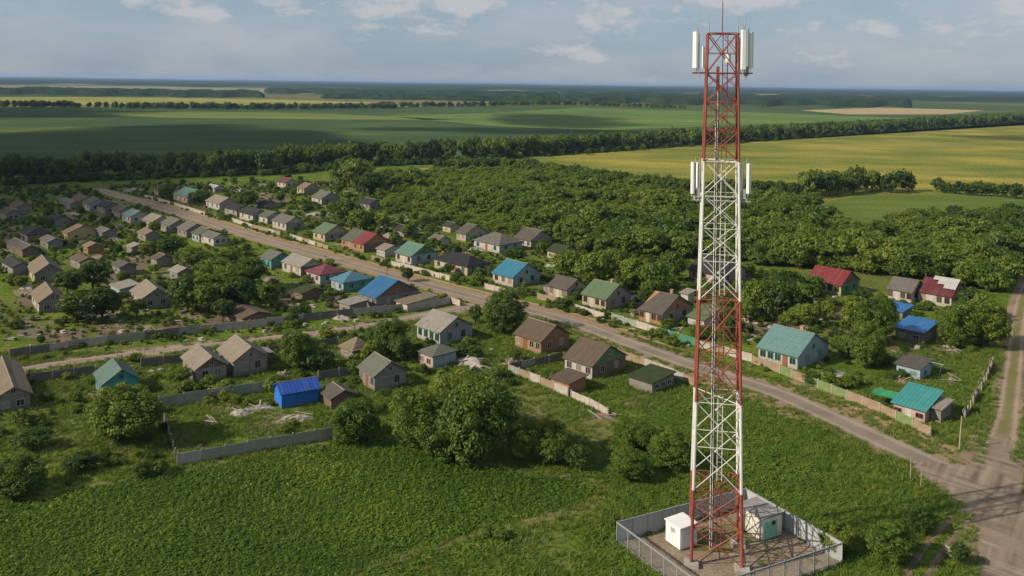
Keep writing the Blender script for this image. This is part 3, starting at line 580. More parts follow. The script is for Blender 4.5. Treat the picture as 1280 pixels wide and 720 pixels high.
# inside the old quarter
hs((43, 354.5), 35, 78, 'tan', 'cream', 'tan gabled house at the edge of the old quarter', 'tan gabled house', 2.5, .72, nwin=2, gable='stone', east='stone', ang=D_FRONT)
hs((48.5, 392), 40, 82, 'tan', 'white', 'tan roofed house half hidden by dark trees near the lane', 'tan house by the dark trees', 2.5, .72, nwin=2, gable='stone', east='stone', ang=D_FRONT)
hs((176.5, 388), 164, 214, 'beige', 'cream', 'beige roofed house with grey gable inside the old quarter', 'beige house with grey gable', 2.6, .66, nwin=2, gable='grey', east='grey', ang=D_FRONT)
hs((34, 303), 22, 64, 'charcoal', 'stone', 'dark hipped roof house deep in the old quarter', 'dark hipped house', 2.4, .5, 'hip', nwin=2)
hs((84, 301), 78, 122, 'tan', 'yellow', 'low wide house with patched tan roof', 'patched tan house', 2.4, .5, nwin=2)
hs((8, 276), 0, 26, 'umber', 'stone', 'dim brown house among dark gardens', 'dim brown house', 2.5, .6, nwin=1)
hs((196, 335), 190, 216, 'brown', 'stone', 'narrow brown outbuilding among bushy trees', 'narrow brown outbuilding', 2.4, .5, name='shed', cat='shed', nwin=1, ngw=0)
hs((28, 322), 8, 44, 'greybrown', 'brown', 'old grey brown barn in the dim gardens', 'old grey brown barn', 2.3, .5, name='shed', cat='shed', nwin=1, ngw=0)
hs((66, 284), 58, 88, 'dark', 'stone', 'dark roofed cottage among dim trees', 'dark roofed cottage', 2.4, .55, nwin=1)
hs((110, 318), 104, 124, 'tan', 'brick', 'small brick coloured hut in the gardens', 'brick coloured hut', 2.2, .5, name='shed', cat='shed', nwin=1, ngw=0)
hs((150, 372), 138, 163, 'pale', 'ltblue', 'pale lean-to shed beside the beige gabled house', 'pale lean-to', 2.0, .15, 'mono', name='shed', cat='shed', nwin=1, ngw=0)
hs((165, 318), 160, 178, 'pale', 'stone', 'small pale hut in the tangle of gardens', 'small pale hut', 2.1, .4, name='shed', cat='shed', nwin=0, ngw=0)
hs((304, 409), 274, 338, 'brown', 'brown', 'sagging brown roofed barn beside the lane fence', 'sagging brown barn', 1.9, .3, name='shed', cat='shed', nwin=1, ngw=0)
hs((378, 376), 368, 405, 'moss', 'brown', 'low mossy shed below the crimson roof', 'low mossy shed', 1.8, .3, name='shed', cat='shed', nwin=1, ngw=0)
hs((330, 262), 320, 346, 'dark', 'stone', 'dark shed behind the roadside houses', 'dark shed behind the row', 2.2, .5, name='shed', cat='shed', nwin=0, ngw=0)
hs((548, 309), 536, 562, 'grey', 'white', 'small grey roofed hut in the gardens below the wood', 'grey hut below the wood', 2.2, .5, name='shed', cat='shed', nwin=1, ngw=0)
hs((505, 297), 492, 522, 'dark', 'stone', 'dark grey roofed outbuilding by the shrubby slope', 'dark outbuilding by the slope', 2.2, .5, name='shed', cat='shed', nwin=0, ngw=0)
hs((860, 380), 853, 868, 'pale', 'white', 'narrow white outhouse behind the tower', 'narrow white outhouse', 2.4, .2, 'mono', name='shed', cat='shed', nwin=0, ngw=0, lim=(2, 8, 2, 6))
hs((880, 412), 866, 898, 'green', 'white', 'low green roofed shed behind the green fence', 'low green roofed shed', 2.1, .3, 'mono', name='shed', cat='shed', nwin=1, ngw=0)
hs((945, 398), 930, 968, 'tan', 'stone', 'low tumbledown shed behind the aqua roof', 'tumbledown shed', 1.8, .3, name='shed', cat='shed', nwin=0, ngw=0)
for a_ in [((22, 266), 12, 40, 'brown', 'stone', 'dim brown roof by a patch of bare earth', 'dim brown roof'), ((128, 300), 118, 146, 'grey', 'beige', 'grey roofed hut behind the patched tan house', 'grey hut by the patched roof'), ((60, 312), 50, 74, 'grey', 'stone', 'grey gabled cottage between barn and gardens', 'grey gabled cottage'),
  ((100, 338), 88, 116, 'brown', 'beige', 'brown roofed outhouse behind the round dark trees', 'brown outhouse'), ((150, 345), 140, 166, 'greybrown', 'stone', 'grey brown shed uphill from the beige gabled house', 'grey brown shed'), ((16, 345), 2, 32, 'dark', 'stone', 'dark shed uphill from the tan gabled house', 'dark shed in the gardens'),
  ((222, 352), 212, 236, 'pale', 'beige', 'pale roofed hut in the thicket', 'pale roofed hut'), ((182, 302), 172, 196, 'tan', 'stone', 'tan roofed hut behind the row of slate roofs', 'tan hut by the row'), ((88, 262), 74, 96, 'slategreen', 'stone', 'faded green roofed hut at the dim end of the gardens', 'faded green hut')]:
    hs(*a_, 2.3, .5, nwin=1, ngw=0, name='shed', cat='shed')
# fields edge on the far side of the road
hs((1154, 430), 1119, 1171, 'tarp', 'beige', 'beige brick shed with bright blue sheet roof', 'bright blue roofed shed', 2.3, .16, 'mono', name='shed', cat='shed', nwin=2, ngw=1)
hs((1128, 398), 1112, 1140, 'tarp', 'stone', 'low shelter covered with faded blue tarp', 'faded blue tarp shelter', 1.5, .12, 'mono', name='shed', cat='shed', nwin=0, ngw=0)
hs((1150, 475.5), 1122, 1163, 'greybrown', 'ltblue', 'turquoise and white walled hut with flat grey roof', 'turquoise and white hut', 2.1, .16, 'mono', name='shed', cat='shed', nwin=2, ngw=1, win='teal')
hs((1156, 529), 1117, 1176, 'turquoise', 'pink', 'pink walled shed with turquoise sheet roof', 'pink walled shed', 2.0, .26, 'mono', name='shed', cat='shed', nwin=3, ngw=1, win='brown')
hs((1176, 529), 1160, 1192, 'pale', 'stone', 'pale grey lean-to adjoining the pink walled shed', 'pale lean-to by the pink shed', 2.2, .1, 'mono', name='shed', cat='shed', nwin=0, ngw=0, lim=(3, 8, 3, 4))
# cluster between lane and crop field
hs((-6, 517), -22, 38, 'tan', 'grey', 'pale grey house with tan roof at the outer end of the lane', 'tan house at the lane end', 2.4, .56, nwin=2, gable='grey', east='stone', ang=D_FRONT)
hs((129, 499.5), 119.5, 173, 'tealgrey', 'turq', 'turquoise house with grey green gabled roof', 'turquoise house', 2.6, .72, win='teal', nwin=3, ngw=1, gable='turq', ang=D_FRONT)
hs((245, 480), 228.5, 283, 'beige', 'beige', 'beige slate roofed house with brown gable by the lane', 'beige slate house', 2.6, .66, nwin=2, gable='brown', east='grey', ang=D_FRONT)
hs((292, 471), 273.5, 334, 'beige', 'beige', 'taller beige roofed house close beside another by the lane', 'taller beige house', 2.8, .7, nwin=2, gable='grey', east='grey', ang=D_FRONT)
hs((468, 490), 449, 507, 'slategreen', 'beige', 'small grey walled house with grey green roof behind the bushes', 'small grey walled house', 2.8, .66, nwin=3, gable='grey', east='grey', ang=D_FRONT)
hs((549.7, 432.5), 521.5, 590, 'pale', 'white', 'bluish grey house with wide light grey roof at the road corner', 'grey corner house', 2.8, .62, nwin=4, gable='grey', east='bluegrey', win='green')
hs((541, 461), 523, 569.7, 'slategreen', 'pink', 'low pink shed with hipped grey green roof and blue end', 'hipped grey shed', 2.4, .38, 'hip', name='shed', cat='shed', nwin=2, east='ltblue', ngw=0)
hs((414, 512), 403, 440, 'greybrown', 'brown', 'collapsing grey brown shed next to the blue barn', 'collapsing shed', 1.8, .45, name='shed', cat='shed', nwin=0, ngw=0, ang=D_FRONT)
hs((441, 451), 427, 463, 'hay', 'stone', 'little hut with straw coloured hipped roof by the lane', 'straw roofed hut', 1.9, .8, 'hip', name='shed', cat='shed', nwin=1, ngw=0)
hs((676, 443.5), 644, 711, 'brown', 'orange', 'brick orange house with dark brown roof beside the meadow', 'brick orange house', 2.7, .66, nwin=4, win='white', gable='brick', east='brick')
hs((740, 475), 706, 782, 'brown', 'white', 'brown roofed house with green painted gable', 'green gabled house', 2.6, .66, nwin=3, gable='green', east='brown')
hs((711, 494), 695, 729, 'brown', 'orange', 'little brick walled shed with flat brown roof below the green gable', 'little brick shed', 2.0, .12, 'mono', name='shed', cat='shed', nwin=1, ngw=0)
hs((815, 492), 786, 842, 'moss', 'stone', 'sunken shed with grass grown flat roof', 'grass roofed shed', 1.8, .1, 'mono', name='shed', cat='shed', nwin=0, ngw=3)
# blue barn: its roof falls towards the viewer
hs((398, 503), 352, 408, 'royal', 'blue', 'bright blue barn with ribbed blue roof', 'bright blue barn', 2.5, .5, name='barn', cat='barn', nwin=0, ngw=0, ang=R(31), lim=(5, 9, 4, 5.5))

# ------------------------------------------------------------------ scrap heaps and timber lying in the yards
M_PLANK = plain('old_plank', (.30, .25, .20), .9, .4, 3); M_PALE = plain('pale_scrap', (.33, .30, .265), .9, .4, 2); M_RUB = plain('rubble_earth', (.20, .15, .115), 1, .5, 2.5)
def heap(px_, py_, w_, d_, h_, label, mat, nplank=4, seed=0, cat='heap'):
    rd = random.Random(seed + int(px_ * 7)); c = at(px_, py_); root = empty('scrap_heap', c, rd.uniform(0, 3)); tag(root, label, cat)
    bm = bmesh.new(); bmesh.ops.create_grid(bm, x_segments=9, y_segments=9, size=1)
    for v in bm.verts:
        q = max(0, 1 - math.hypot(v.co.x, v.co.y) ** 1.6); v.co = (v.co.x * w_ / 2 * rd.uniform(.9, 1.05), v.co.y * d_ / 2 * rd.uniform(.9, 1.05), -.03 + h_ * q * rd.uniform(.55, 1.1))
    me = bpy.data.meshes.new('mound'); bm.to_mesh(me); bm.free(); me.materials.append(mat); link('mound', me, root)
    for i in range(nplank - 1):
        b = MB(); l = rd.uniform(.18, .36) * w_; b.box(-l, l, -.1, .1, 0, .06)
        o = b.build('plank', M_PLANK if rd.random() < .5 else M_PALE, root, (rd.uniform(-.3, .3) * w_, rd.uniform(-.3, .3) * d_, h_ * rd.uniform(.5, .9)))
        o.rotation_euler = (rd.uniform(-.15, .15), rd.uniform(-.3, .3), rd.uniform(0, 3))
for a in [
 (300, 517, 4, 3, .7, 'pile of pale broken slabs in the yard below the blue barn', M_PALE), (262, 528, 3, 2, .5, 'small pinkish scrap heap on the grass of the fenced yard', M_RUB),
 (322, 511, 5, 3, .6, 'pale sheet and rubble heap beside the blue barn', M_PALE), (372, 523, 5, 3, .7, 'splintered white planks between blue barn and front fence', M_PALE),
 (352, 470, 5, 2.5, .6, 'pale timber stack behind the blue barn', M_PLANK), (590, 455, 8, 5, 1.3, 'grey heap of collapsed boards beside the rounded shed', M_PALE),
 (640, 452, 5, 4, .8, 'brown earth heap beside the brick orange house', M_RUB), (1040, 468, 6, 3, .5, 'pale rubble in front of the aqua roofed house end', M_PALE),
 (1190, 440, 5, 3, .7, 'heap of reddish boards beside the bushy trees', M_RUB), (1190, 474, 7, 1.5, .4, 'long timber pile beside the turquoise and white hut', M_PLANK),
 (1125, 476, 4, 3, .5, 'reddish rubble beside the turquoise hut', M_RUB), (940, 402, 8, 3, .7, 'sandy heap behind the aqua roofed house', M_PALE),
 (1068, 380, 7, 3, .6, 'pale rubble below the yellow house', M_PALE), (1012, 375, 5, 3, .6, 'pale heap beside the yellow house front', M_PALE),
 (795, 373, 8, 4, .8, 'pinkish rubble behind the orange walled house', M_PALE), (670, 345, 8, 4, .6, 'grey brown rubble behind the teal blue roof', M_RUB),
 (695, 332, 7, 4, 1.0, 'pale grey heap below the mossy outbuilding', M_PALE), (595, 312, 6, 3, .8, 'pale jumble before the grey hipped house', M_PALE),
 (395, 268, 8, 5, 1.0, 'pale jumble below the grey green roof', M_PALE), (298, 238, 12, 5, 1.2, 'white jumble among trees on the back row', M_PALE),
 (330, 232, 9, 4, 1.0, 'whitish scrap behind the back row', M_PALE), (340, 248, 10, 4, .8, 'dusty pink scrap behind the roadside houses', M_RUB),
 (475, 280, 10, 5, 1.0, 'white and grey scrap below the round trees', M_PALE), (520, 287, 9, 4, .9, 'pale scrap heap below the shrubby slope', M_PALE),
 (500, 275, 8, 4, .9, 'grey scrap beside the half hidden house', M_RUB), (427, 398, 5, 3, .7, 'broken boards beside the flat grey shed', M_PALE),
 (392, 394, 4, 3, .5, 'light boards on grass inside the lane fence', M_PALE), (340, 350, 6, 4, .7, 'brown clutter below the pale grey roof', M_RUB),
 (270, 336, 6, 4, .8, 'dusty heap glimpsed between the bushy trees', M_PALE), (132, 377, 6, 3, .6, 'pinkish heap in front of the beige gabled house', M_RUB),
 (35, 360, 4, 2.5, .8, 'white stacked boards beside the tan gabled house', M_PALE), (30, 402, 7, 4, .6, 'grey scrap in the yard below the tan house', M_RUB),
 (90, 268, 8, 4, .9, 'dim pale scrap at the end of the far row', M_PALE), (60, 272, 8, 4, .8, 'dim pinkish scrap in the dark gardens', M_RUB), (140, 300, 7, 4, .8, 'pale yellow timber in the gardens', M_PLANK),
 (14, 314, 7, 4, .8, 'dim whitish scrap in the old quarter', M_PALE), (104, 250, 9, 4, .8, 'dim pale scrap at the foot of the tree belt', M_PALE), (165, 238, 8, 4, 1.2, 'white scrap at the top of the road', M_PALE),
 (120, 494, 3, 2, .4, 'reddish planks beside the turquoise house', M_RUB), (232, 467, 3, 2, .5, 'clutter beside the beige slate house', M_RUB), (755, 520, 5, 3, .5, 'earth and boards in the yard of the green gabled house', M_RUB),
 (1194, 692, 2.4, 1.6, .7, 'broken pale stump and boards by the wheel ruts', M_PLANK), (845, 392, 6, 3, .7, 'pink grey rubble behind the tower', M_PALE), (930, 345, 8, 4, .8, 'reddish rubble beside the grey house behind the tower', M_RUB)]:
    heap(*a)

nroot = empty('shade_net', at(1132, 512), D_ROAD); tag(nroot, 'low green shade net on posts behind the turquoise roofed pink shed', 'shade net')
M_NET = plain('net_green', (.04, .24, .11), .8, .4, 1.5); m = MB(); nx_ = 9
for i in range(nx_):
    for j in range(5):
        pass
m.v = [(-5 + 10 * i / nx_, -2 + 4 * j / 5, 1.9 - .25 * math.sin(i * 1.3) ** 2 - .3 * math.sin(j * 1.1) ** 2 - dz) for dz in (0, .03) for i in range(nx_ + 1) for j in range(6)]
for i in range(nx_):
    for j in range(5):
        q = i * 6 + j; k0 = (nx_ + 1) * 6; m.f += [(q, q + 6, q + 7, q + 1), (k0 + q + 1, k0 + q + 7, k0 + q + 6, k0 + q)]; m.mi += [0, 0]
m.build('net', M_NET, nroot)
for x_ in (-4.8, 0, 4.8):
    for y_ in (-1.9, 1.9): b = MB(); b.bar((x_, y_, 0), (x_, y_, 1.5), .06); b.build('post', M_PLANK, nroot)
groot = empty('greenhouse_frame', at(1146, 459), D_ROAD); tag(groot, 'bare bluish hoops of an old greenhouse behind the turquoise hut', 'greenhouse frame')
M_HOOP = plain('hoop_blue', (.25, .38, .42), .6, .2)
for i in range(7):
    b = MB(); pts_ = [(-4.5 + 1.5 * i, 1.6 * math.cos(t_ * math.pi / 8), 1.5 * math.sin(t_ * math.pi / 8)) for t_ in range(9)]
    for p_, q_ in zip(pts_, pts_[1:]): b.bar(p_, q_, .05)
    b.build('hoop', M_HOOP, groot)
b = MB(); b.bar((-4.6, 0, 1.53), (4.6, 0, 1.53), .05); b.build('ridge_bar', M_HOOP, groot)

# ------------------------------------------------------------------ fences
M_CONC = plain('fence_concrete', (.36, .34, .31), .9, .3, 1.2); M_CONW = plain('fence_white', (.40, .36, .31), .9, .3, 1.2); M_GRN = plain('fence_green', (.06, .19, .11), .7, .25, 1.2); M_LIME = plain('fence_lime', (.16, .22, .09), .8, .3, 1.2)
M_TANF = plain('fence_tan', (.28, .21, .14), .9, .35, 1.2); M_POST = plain('fence_post', (.30, .27, .23), .9, .3, 3); M_DARKF = plain('fence_dark', (.15, .14, .12), .95, .35, 1.5); M_GREYG = plain('fence_greygreen', (.25, .28, .22), .9, .3, 1.2)
FENCES = []
def fence(pts, h_, mats, label, bay=3.0, gaps=(), post=True, tilt=0):
    P = [at(*p) for p in pts]; rd = random.Random(int(P[0].x * 13 + P[0].y * 7))
    root = empty('fence', P[0]); tag(root, label, 'fence'); FENCES.append([(p.x, p.y) for p in P]); cnt = 0
    for a, b in zip(P, P[1:]):
        Ln = (b - a).length; n = max(1, round(Ln / bay)); d = (b - a) / Ln; ang = math.atan2(d.y, d.x); st = Ln / n
        for i in range(n):
            o0 = a + d * (i * st) - P[0]
            if post:
                m = MB(); m.box(-.09, .09, -.09, .09, 0, h_ + .12); m.build('post', M_POST, root, o0).rotation_euler = (0, 0, ang)
            cnt += 1
            if cnt in gaps: continue
            m = MB(); hh = h_ * rd.uniform(.93, 1.03); k = 6; wd = (st - .2) / k
            vb = []                     # one bay of upright boards, slightly uneven along the top
            for j in range(k):
                x0 = .1 + wd * j; dy = .012 * (j % 2); m.box(x0, x0 + wd, -.035 + dy, .035 + dy - .004 * j, .04, hh * rd.uniform(.97, 1.02))
            o = m.build('panel', mats[rd.randrange(len(mats))], root, o0); o.rotation_euler = (rd.uniform(-1, 1) * tilt, 0, ang)
    m = MB(); m.box(-.09, .09, -.09, .09, 0, h_ + .12); m.build('post', M_POST, root, P[-1] - P[0])
fence([(12, 448), (110, 433), (225, 419), (312, 410), (400, 399), (482, 391), (545, 383.5)], 1.6, [M_CONC, M_DARKF, M_GREYG, M_CONW], 'long grey concrete fence along the upper side of the lane', 3.4)
fence([(545, 383), (563, 379), (575, 383)], 1.5, [M_CONW], 'short white wall curving round the lane corner')
fence([(38, 479), (119, 468)], 1.6, [M_DARKF], 'fence painted dark as its shadow side, between the tan and the turquoise house')  # this fence and the next two: shadow side put into the panel colour
fence([(176, 460), (232, 453)], 1.6, [M_DARKF], 'fence painted dark as its shadow side, between turquoise and beige houses')
fence([(335, 443), (422, 431)], 1.5, [M_DARKF], 'low fence painted dark as its shadow side, by the straw roofed hut')
fence([(199, 511), (260, 501), (340, 488)], 1.8, [M_GREYG, M_CONC], 'grey green fence below the two beige houses')
fence([(398, 476), (449, 468)], 1.6, [M_DARKF, M_GREYG], 'dark fence joining the small grey walled house')
fence([(222, 583), (310, 567), (420, 548)], 1.7, [M_GREYG, M_CONC], 'grey fence between the crop field and the fenced yard')
fence([(200, 512), (211, 545), (222, 582)], 1.2, [M_DARKF], 'thin dark side fence of the fenced yard', 2.5, (2, 5, 7, 8))
fence([(636, 465), (668, 458), (704, 451)], 1.5, [M_DARKF, M_GREYG], 'dark fence between the two brown roofed houses')
fence([(637, 466), (675, 481), (710, 496)], 1.5, [M_CONW, M_GREYG, M_TANF], 'weathered pale fence above the dry meadow')
fence([(714, 498), (737, 508), (760, 521)], 1.3, [M_TANF, M_CONW], 'low pale fence below the little brick shed')
fence([(773, 446), (805, 458), (842, 472), (868, 484)], 1.5, [M_TANF, M_CONC], 'tan fence behind the green gabled house along the road')
fence([(489, 332), (525, 341), (562, 351)], 1.4, [M_CONW], 'pinkish white fence before the sea green and black roofed houses', 3.5)
fence([(465, 325), (478, 328)], 1.3, [M_TANF], 'short tan fence before the beige roofed shed')
fence([(606, 361), (631, 367)], 1.4, [M_CONW], 'white fence before the teal blue roofed house')
fence([(672, 374), (703, 381)], 1.4, [M_TANF, M_CONW], 'short pale fence before the small brown roofed house')
fence([(703, 382), (730, 391), (755, 399.5)], 1.4, [M_CONW], 'white fence before the green roofed cream house')
fence([(765, 400), (795, 409), (825, 419)], 1.5, [M_CONW, M_CONW, M_GREYG], 'pale fence before the orange walled house')
fence([(825, 419.5), (848, 426), (870, 433)], 1.6, [M_GRN], 'bright green fence between road and low sheds')
fence([(870, 434), (905, 443), (940, 453)], 1.5, [M_TANF, M_CONW], 'pinkish fence seen through the tower legs')
fence([(940, 454), (975, 467), (1006, 479), (1040, 492), (1100, 516), (1163, 546)], 1.5, [M_LIME, M_TANF, M_LIME], 'long tan and lime fence along the road below the aqua roof')
fence([(181, 247), (218, 257), (256, 269)], 1.3, [M_CONW], 'white fence along the far end of the road', 4, (3, 7))
fence([(290, 277), (315, 285), (350, 294)], 1.3, [M_CONW, M_TANF], 'white fence before the dark grey roofed house', 4)
fence([(362, 297), (394, 307), (410, 312)], 1.3, [M_CONW, M_TANF], 'pale fence before the mossy green roofed house', 4)
fence([(1206, 524), (1220, 500), (1233, 476), (1241, 456)], 1.3, [M_PLANK], 'leaning plank fence between field and dirt track', 2.6, (3, 6, 8), True, .5)

# ------------------------------------------------------------------ the lattice tower
fc = (at(865, 708) + at(926, 712)) / 2; TA = R(-10); TXD = Vector((math.cos(TA), math.sin(TA), 0)); TYD = Vector((-TXD.y, TXD.x, 0))
TW0, TW1, TH = 5.15, 3.05, 55.5
tc_ = fc + TYD * TW0 / 2
tower = empty('lattice_tower', tc_, TA); tag(tower, 'tall red and white lattice telecom tower with white antennas in a fenced compound', 'tower')
M_RED = plain('tower_red', (.235, .058, .038), .6, .4, .8, .4); M_WHT = plain('tower_white', (.60, .59, .56), .5, .15, .8, .4); M_GALV = plain('galvanised', (.33, .34, .35), .45, .2, 2, .5); M_ANT = plain('antenna_white', (.74, .74, .70), .45, .1, 2, .4); M_CABLE = plain('cable_black', (.03, .03, .03), .6)
M_FOOT = plain('footing_concrete', (.33, .31, .28), .95, .3, 2)
ZB = [0, 7.8, 16.9, 27.6, 42.0, TH]                                    # colour bands, red first
PZ = [.35, 4.0, 7.8, 12.3, 16.9, 22.2, 27.6, 31.6, 35.0, 38.4, 42.0, 45.2, 48.2, 51.3, TH]
def hw(z): return (TW0 + (TW1 - TW0) * z / TH) / 2
def band(z): return [M_RED, M_WHT][sum(z > b + 1e-6 for b in ZB[1:-1]) % 2]
C4 = [(-1, -1), (1, -1), (1, 1), (-1, 1)]
def cp(i, z): h = hw(z); return Vector((C4[i % 4][0] * h, C4[i % 4][1] * h, z))
for i in range(4):
    for a, b in zip(ZB, ZB[1:]):
        m = MB(); z0 = max(a, .3); m.bar(cp(i, z0), cp(i, b), .175 - .0012 * z0, .175 - .0012 * b, 10)
        m.bar(cp(i, b - .12), cp(i, b + .0), .23 - .0014 * b, None, 10)
        o = m.build('leg', band((a + b) / 2), tower, smooth=False)
    m = MB(); c = cp(i, 0); m.box(c.x - .75, c.x + .75, c.y - .75, c.y + .75, -.1, .38); m.build('footing', M_FOOT, tower)
for a, b in zip(PZ, PZ[1:]):
    for i in range(4):
        m = MB(); mt = band((a + b) / 2); r_ = (.050 if a < 30 else .043) * (1.35 if mt is M_RED else 1)
        p, q, s_, u = cp(i, a), cp(i + 1, a), cp(i, b), cp(i + 1, b); inw = Vector((0, 0, 0)) - (p + q) / 2; inw.z = 0; inw = inw.normalized() * .06
        m.bar(p, u, r_); m.bar(q + inw, s_ + inw, r_); mid = (p + u) / 2; m.bar(mid - inw * 2, mid + inw * 2.2, .09)
        m.bar(s_ + (u - s_).normalized() * .1, u - (u - s_).normalized() * .1, r_ * .85)
        if mt is M_RED:
            ml_, mr2 = (p + s_) / 2, (q + u) / 2; m.bar(ml_, mr2, r_ * .6); m.bar(ml_, (s_ + u) / 2, r_ * .55); m.bar(mr2, (s_ + u) / 2, r_ * .55)
        m.build('cross_brace', mt, tower)
    if b not in ZB and band((a + b) / 2) is not M_RED: continue
    m = MB(); m.bar(cp(0, b) * .995 + Vector((0, 0, .005 * b)), cp(2, b) * .995 + Vector((0, 0, .005 * b)), .045); m.bar(cp(1, b) * .99 + Vector((0, 0, .01 * b)), cp(3, b) * .99 + Vector((0, 0, .01 * b)), .045)
    m.build('plan_brace', band(b - .1), tower)
for a, b in zip(ZB, ZB[1:]):
    lad = MB(); a0 = max(a, .4)
    for sx in (-.25, .25): lad.bar((.35 + sx, .25, a0), (.35 + sx, .25, b), .045)
    for k in range(int((b - a0) / .45)): lad.bar((.1, .25, a0 + .2 + k * .45), (.6, .25, a0 + .2 + k * .45), .016, n=4)
    lad.build('ladder', band((a + b) / 2), tower)
    tr_ = MB(); tr_.box(-.55, -.22, .30, .38, a0, min(b, 52)); tr_.build('cable_tray', M_GALV if band((a + b) / 2) is M_WHT else M_RED, tower)
for k, x_ in enumerate((-.55, -.45, -.35, -.25)):
    m = MB(); m.bar((x_, .26, .4), (x_, .26, 46 + k * 1.7), .045); m.build('cable', M_CABLE if k % 2 else M_WHT, tower)
def antenna(x_, y_, z0, z1, w_, rz, name='antenna', d_=.28):
    m = MB(); h = (z1 - z0); prof = [(-.5, .0), (-.5, -.55), (-.32, -1), (.32, -1), (.5, -.55), (.5, 0)]
    v = [(a * w_, b * d_, zz) for zz in (0, h) for a, b in prof]; m.add(v, [tuple(range(5, -1, -1)), tuple(range(6, 12))] + [(k, (k + 1) % 6, 6 + (k + 1) % 6, 6 + k) for k in range(6)])
    o = m.build(name, M_ANT, tower, (x_, y_, z0)); o.rotation_euler = (0, 0, rz)
    pm = MB(); pm.bar((0, .18, -.55), (0, .18, h + .5), .05); 
    for zz in (.25 * h, .8 * h): pm.bar((0, -.02, zz), (0, .18, zz), .05)
    pm.bar((-.12, -.12, -.35), (-.12, -.12, 0), .04)
    pm.build('antenna_bracket', M_GALV, o)
ht = hw(51)
for za, zb, span in ((51.3, 54.9, 3.05), (37.9, 42.6, 3.0)):
    m = MB(); m.bar((-span, -ht, za), (span, -ht, za), .07); m.bar((-span, ht, za), (span, ht, za), .07); m.build('antenna_mount', M_RED if za > 50 else M_GALV, tower)
    m = MB(); m.bar((-span + .3, -ht, za), (-span + .3, ht, za), .06); m.bar((span - .3, -ht, za), (span - .3, ht, za), .06); m.build('antenna_mount', M_RED if za > 50 else M_GALV, tower)
antenna(-2.78, -ht - .1, 51.8, 55.6, .62, R(-40)); antenna(-1.75, ht + .2, 51.9, 54.2, .4, R(-150)); antenna(2.05, -ht - .3, 51.7, 55.8, .58, R(10)); antenna(2.75, -ht + .1, 51.8, 55.6, .62, R(55)); antenna(1.9, ht + .2, 51.8, 55.2, .4, R(150))
antenna(-2.82, -ht - .1, 38.6, 41.9, .45, R(-60)); antenna(2.72, -ht - .1, 38.8, 41.9, .48, R(40)); antenna(-2.2, ht, 38.6, 41.6, .35, R(-140)); antenna(2.2, ht, 38.6, 41.6, .35, R(140))
for x_, y_, z_ in ((-2.35, -ht, 38.2), (2.3, -ht, 38.2), (2.4, -ht + .3, 51.0)):
    m = MB(); m.box(-.2, .2, -.15, .15, 0, 1.0); m.bar((0, 0, -.4), (0, 0, 3.9 if z_ < 50 else 1.0), .05); m.build('radio_unit', M_GALV, tower, (x_, y_, z_))
for x_, y_, z0, z1 in ((0, 0, 55.4, 61.5), (-1.45, -1.45, 55.4, 57.6), (-2.45, -ht, 50.6, 57.8), (1.5, -1.45, 55.4, 57.4), (2.2, -ht, 50.6, 57.3)):
    m = MB(); m.bar((x_, y_, z0), (x_, y_, z0 + (z1 - z0) * .55), .055); m.bar((x_, y_, z0 + (z1 - z0) * .55), (x_, y_, z1), .03); m.build('lightning_rod', M_GALV if x_ else M_RED, tower)
m = MB(); m.box(-.45, .45, -.3, .3, 0, .12); m.bar((0, 0, .1), (0, 0, .9), .3, .3, 12); m.build('microwave_dish', M_ANT, tower, (.6, -.6, 52.4))

# ------------------------------------------------------------------ compound round the tower
cl, cb_, cr = at(771, 678), at(932, 634), at(1053, 705); cf = cl + (cr - cb_)
G2 = fieldmat('compound_gravel', (.20, .15, .105), (.29, .225, .165), (.38, .31, .24), .35, .35, 3.0, 0, .45)
sheet('compound_gravel', [cl, cf, cr, cb_], G2, .024, 'brown gravel floor of the tower compound')
sheet('compound_weeds', [cl.lerp(cb_, .45).lerp(cr, .05), cl.lerp(cb_, .5).lerp(cf, .35), cl.lerp(cr, .55), cb_.lerp(cr, .25).lerp(cl, .1)], fieldmat('compound_weed', (.09, .12, .03), (.19, .17, .075), (.27, .21, .14), .5, .5, 2.5), .028, 'thin weeds growing through the gravel around the tower foot')
M_SLAT = plain('fence_slat', (.24, .26, .27), .5, .15, 2, .4); M_PAN = plain('fence_sheet', (.36, .375, .38), .55, .15, 1, .35); M_KERB = plain('kerb_concrete', (.28, .26, .23), .95, .3, 2)
cfr = empty('compound_fence', cl); tag(cfr, 'pale grey metal fence enclosing the tower compound', 'fence')
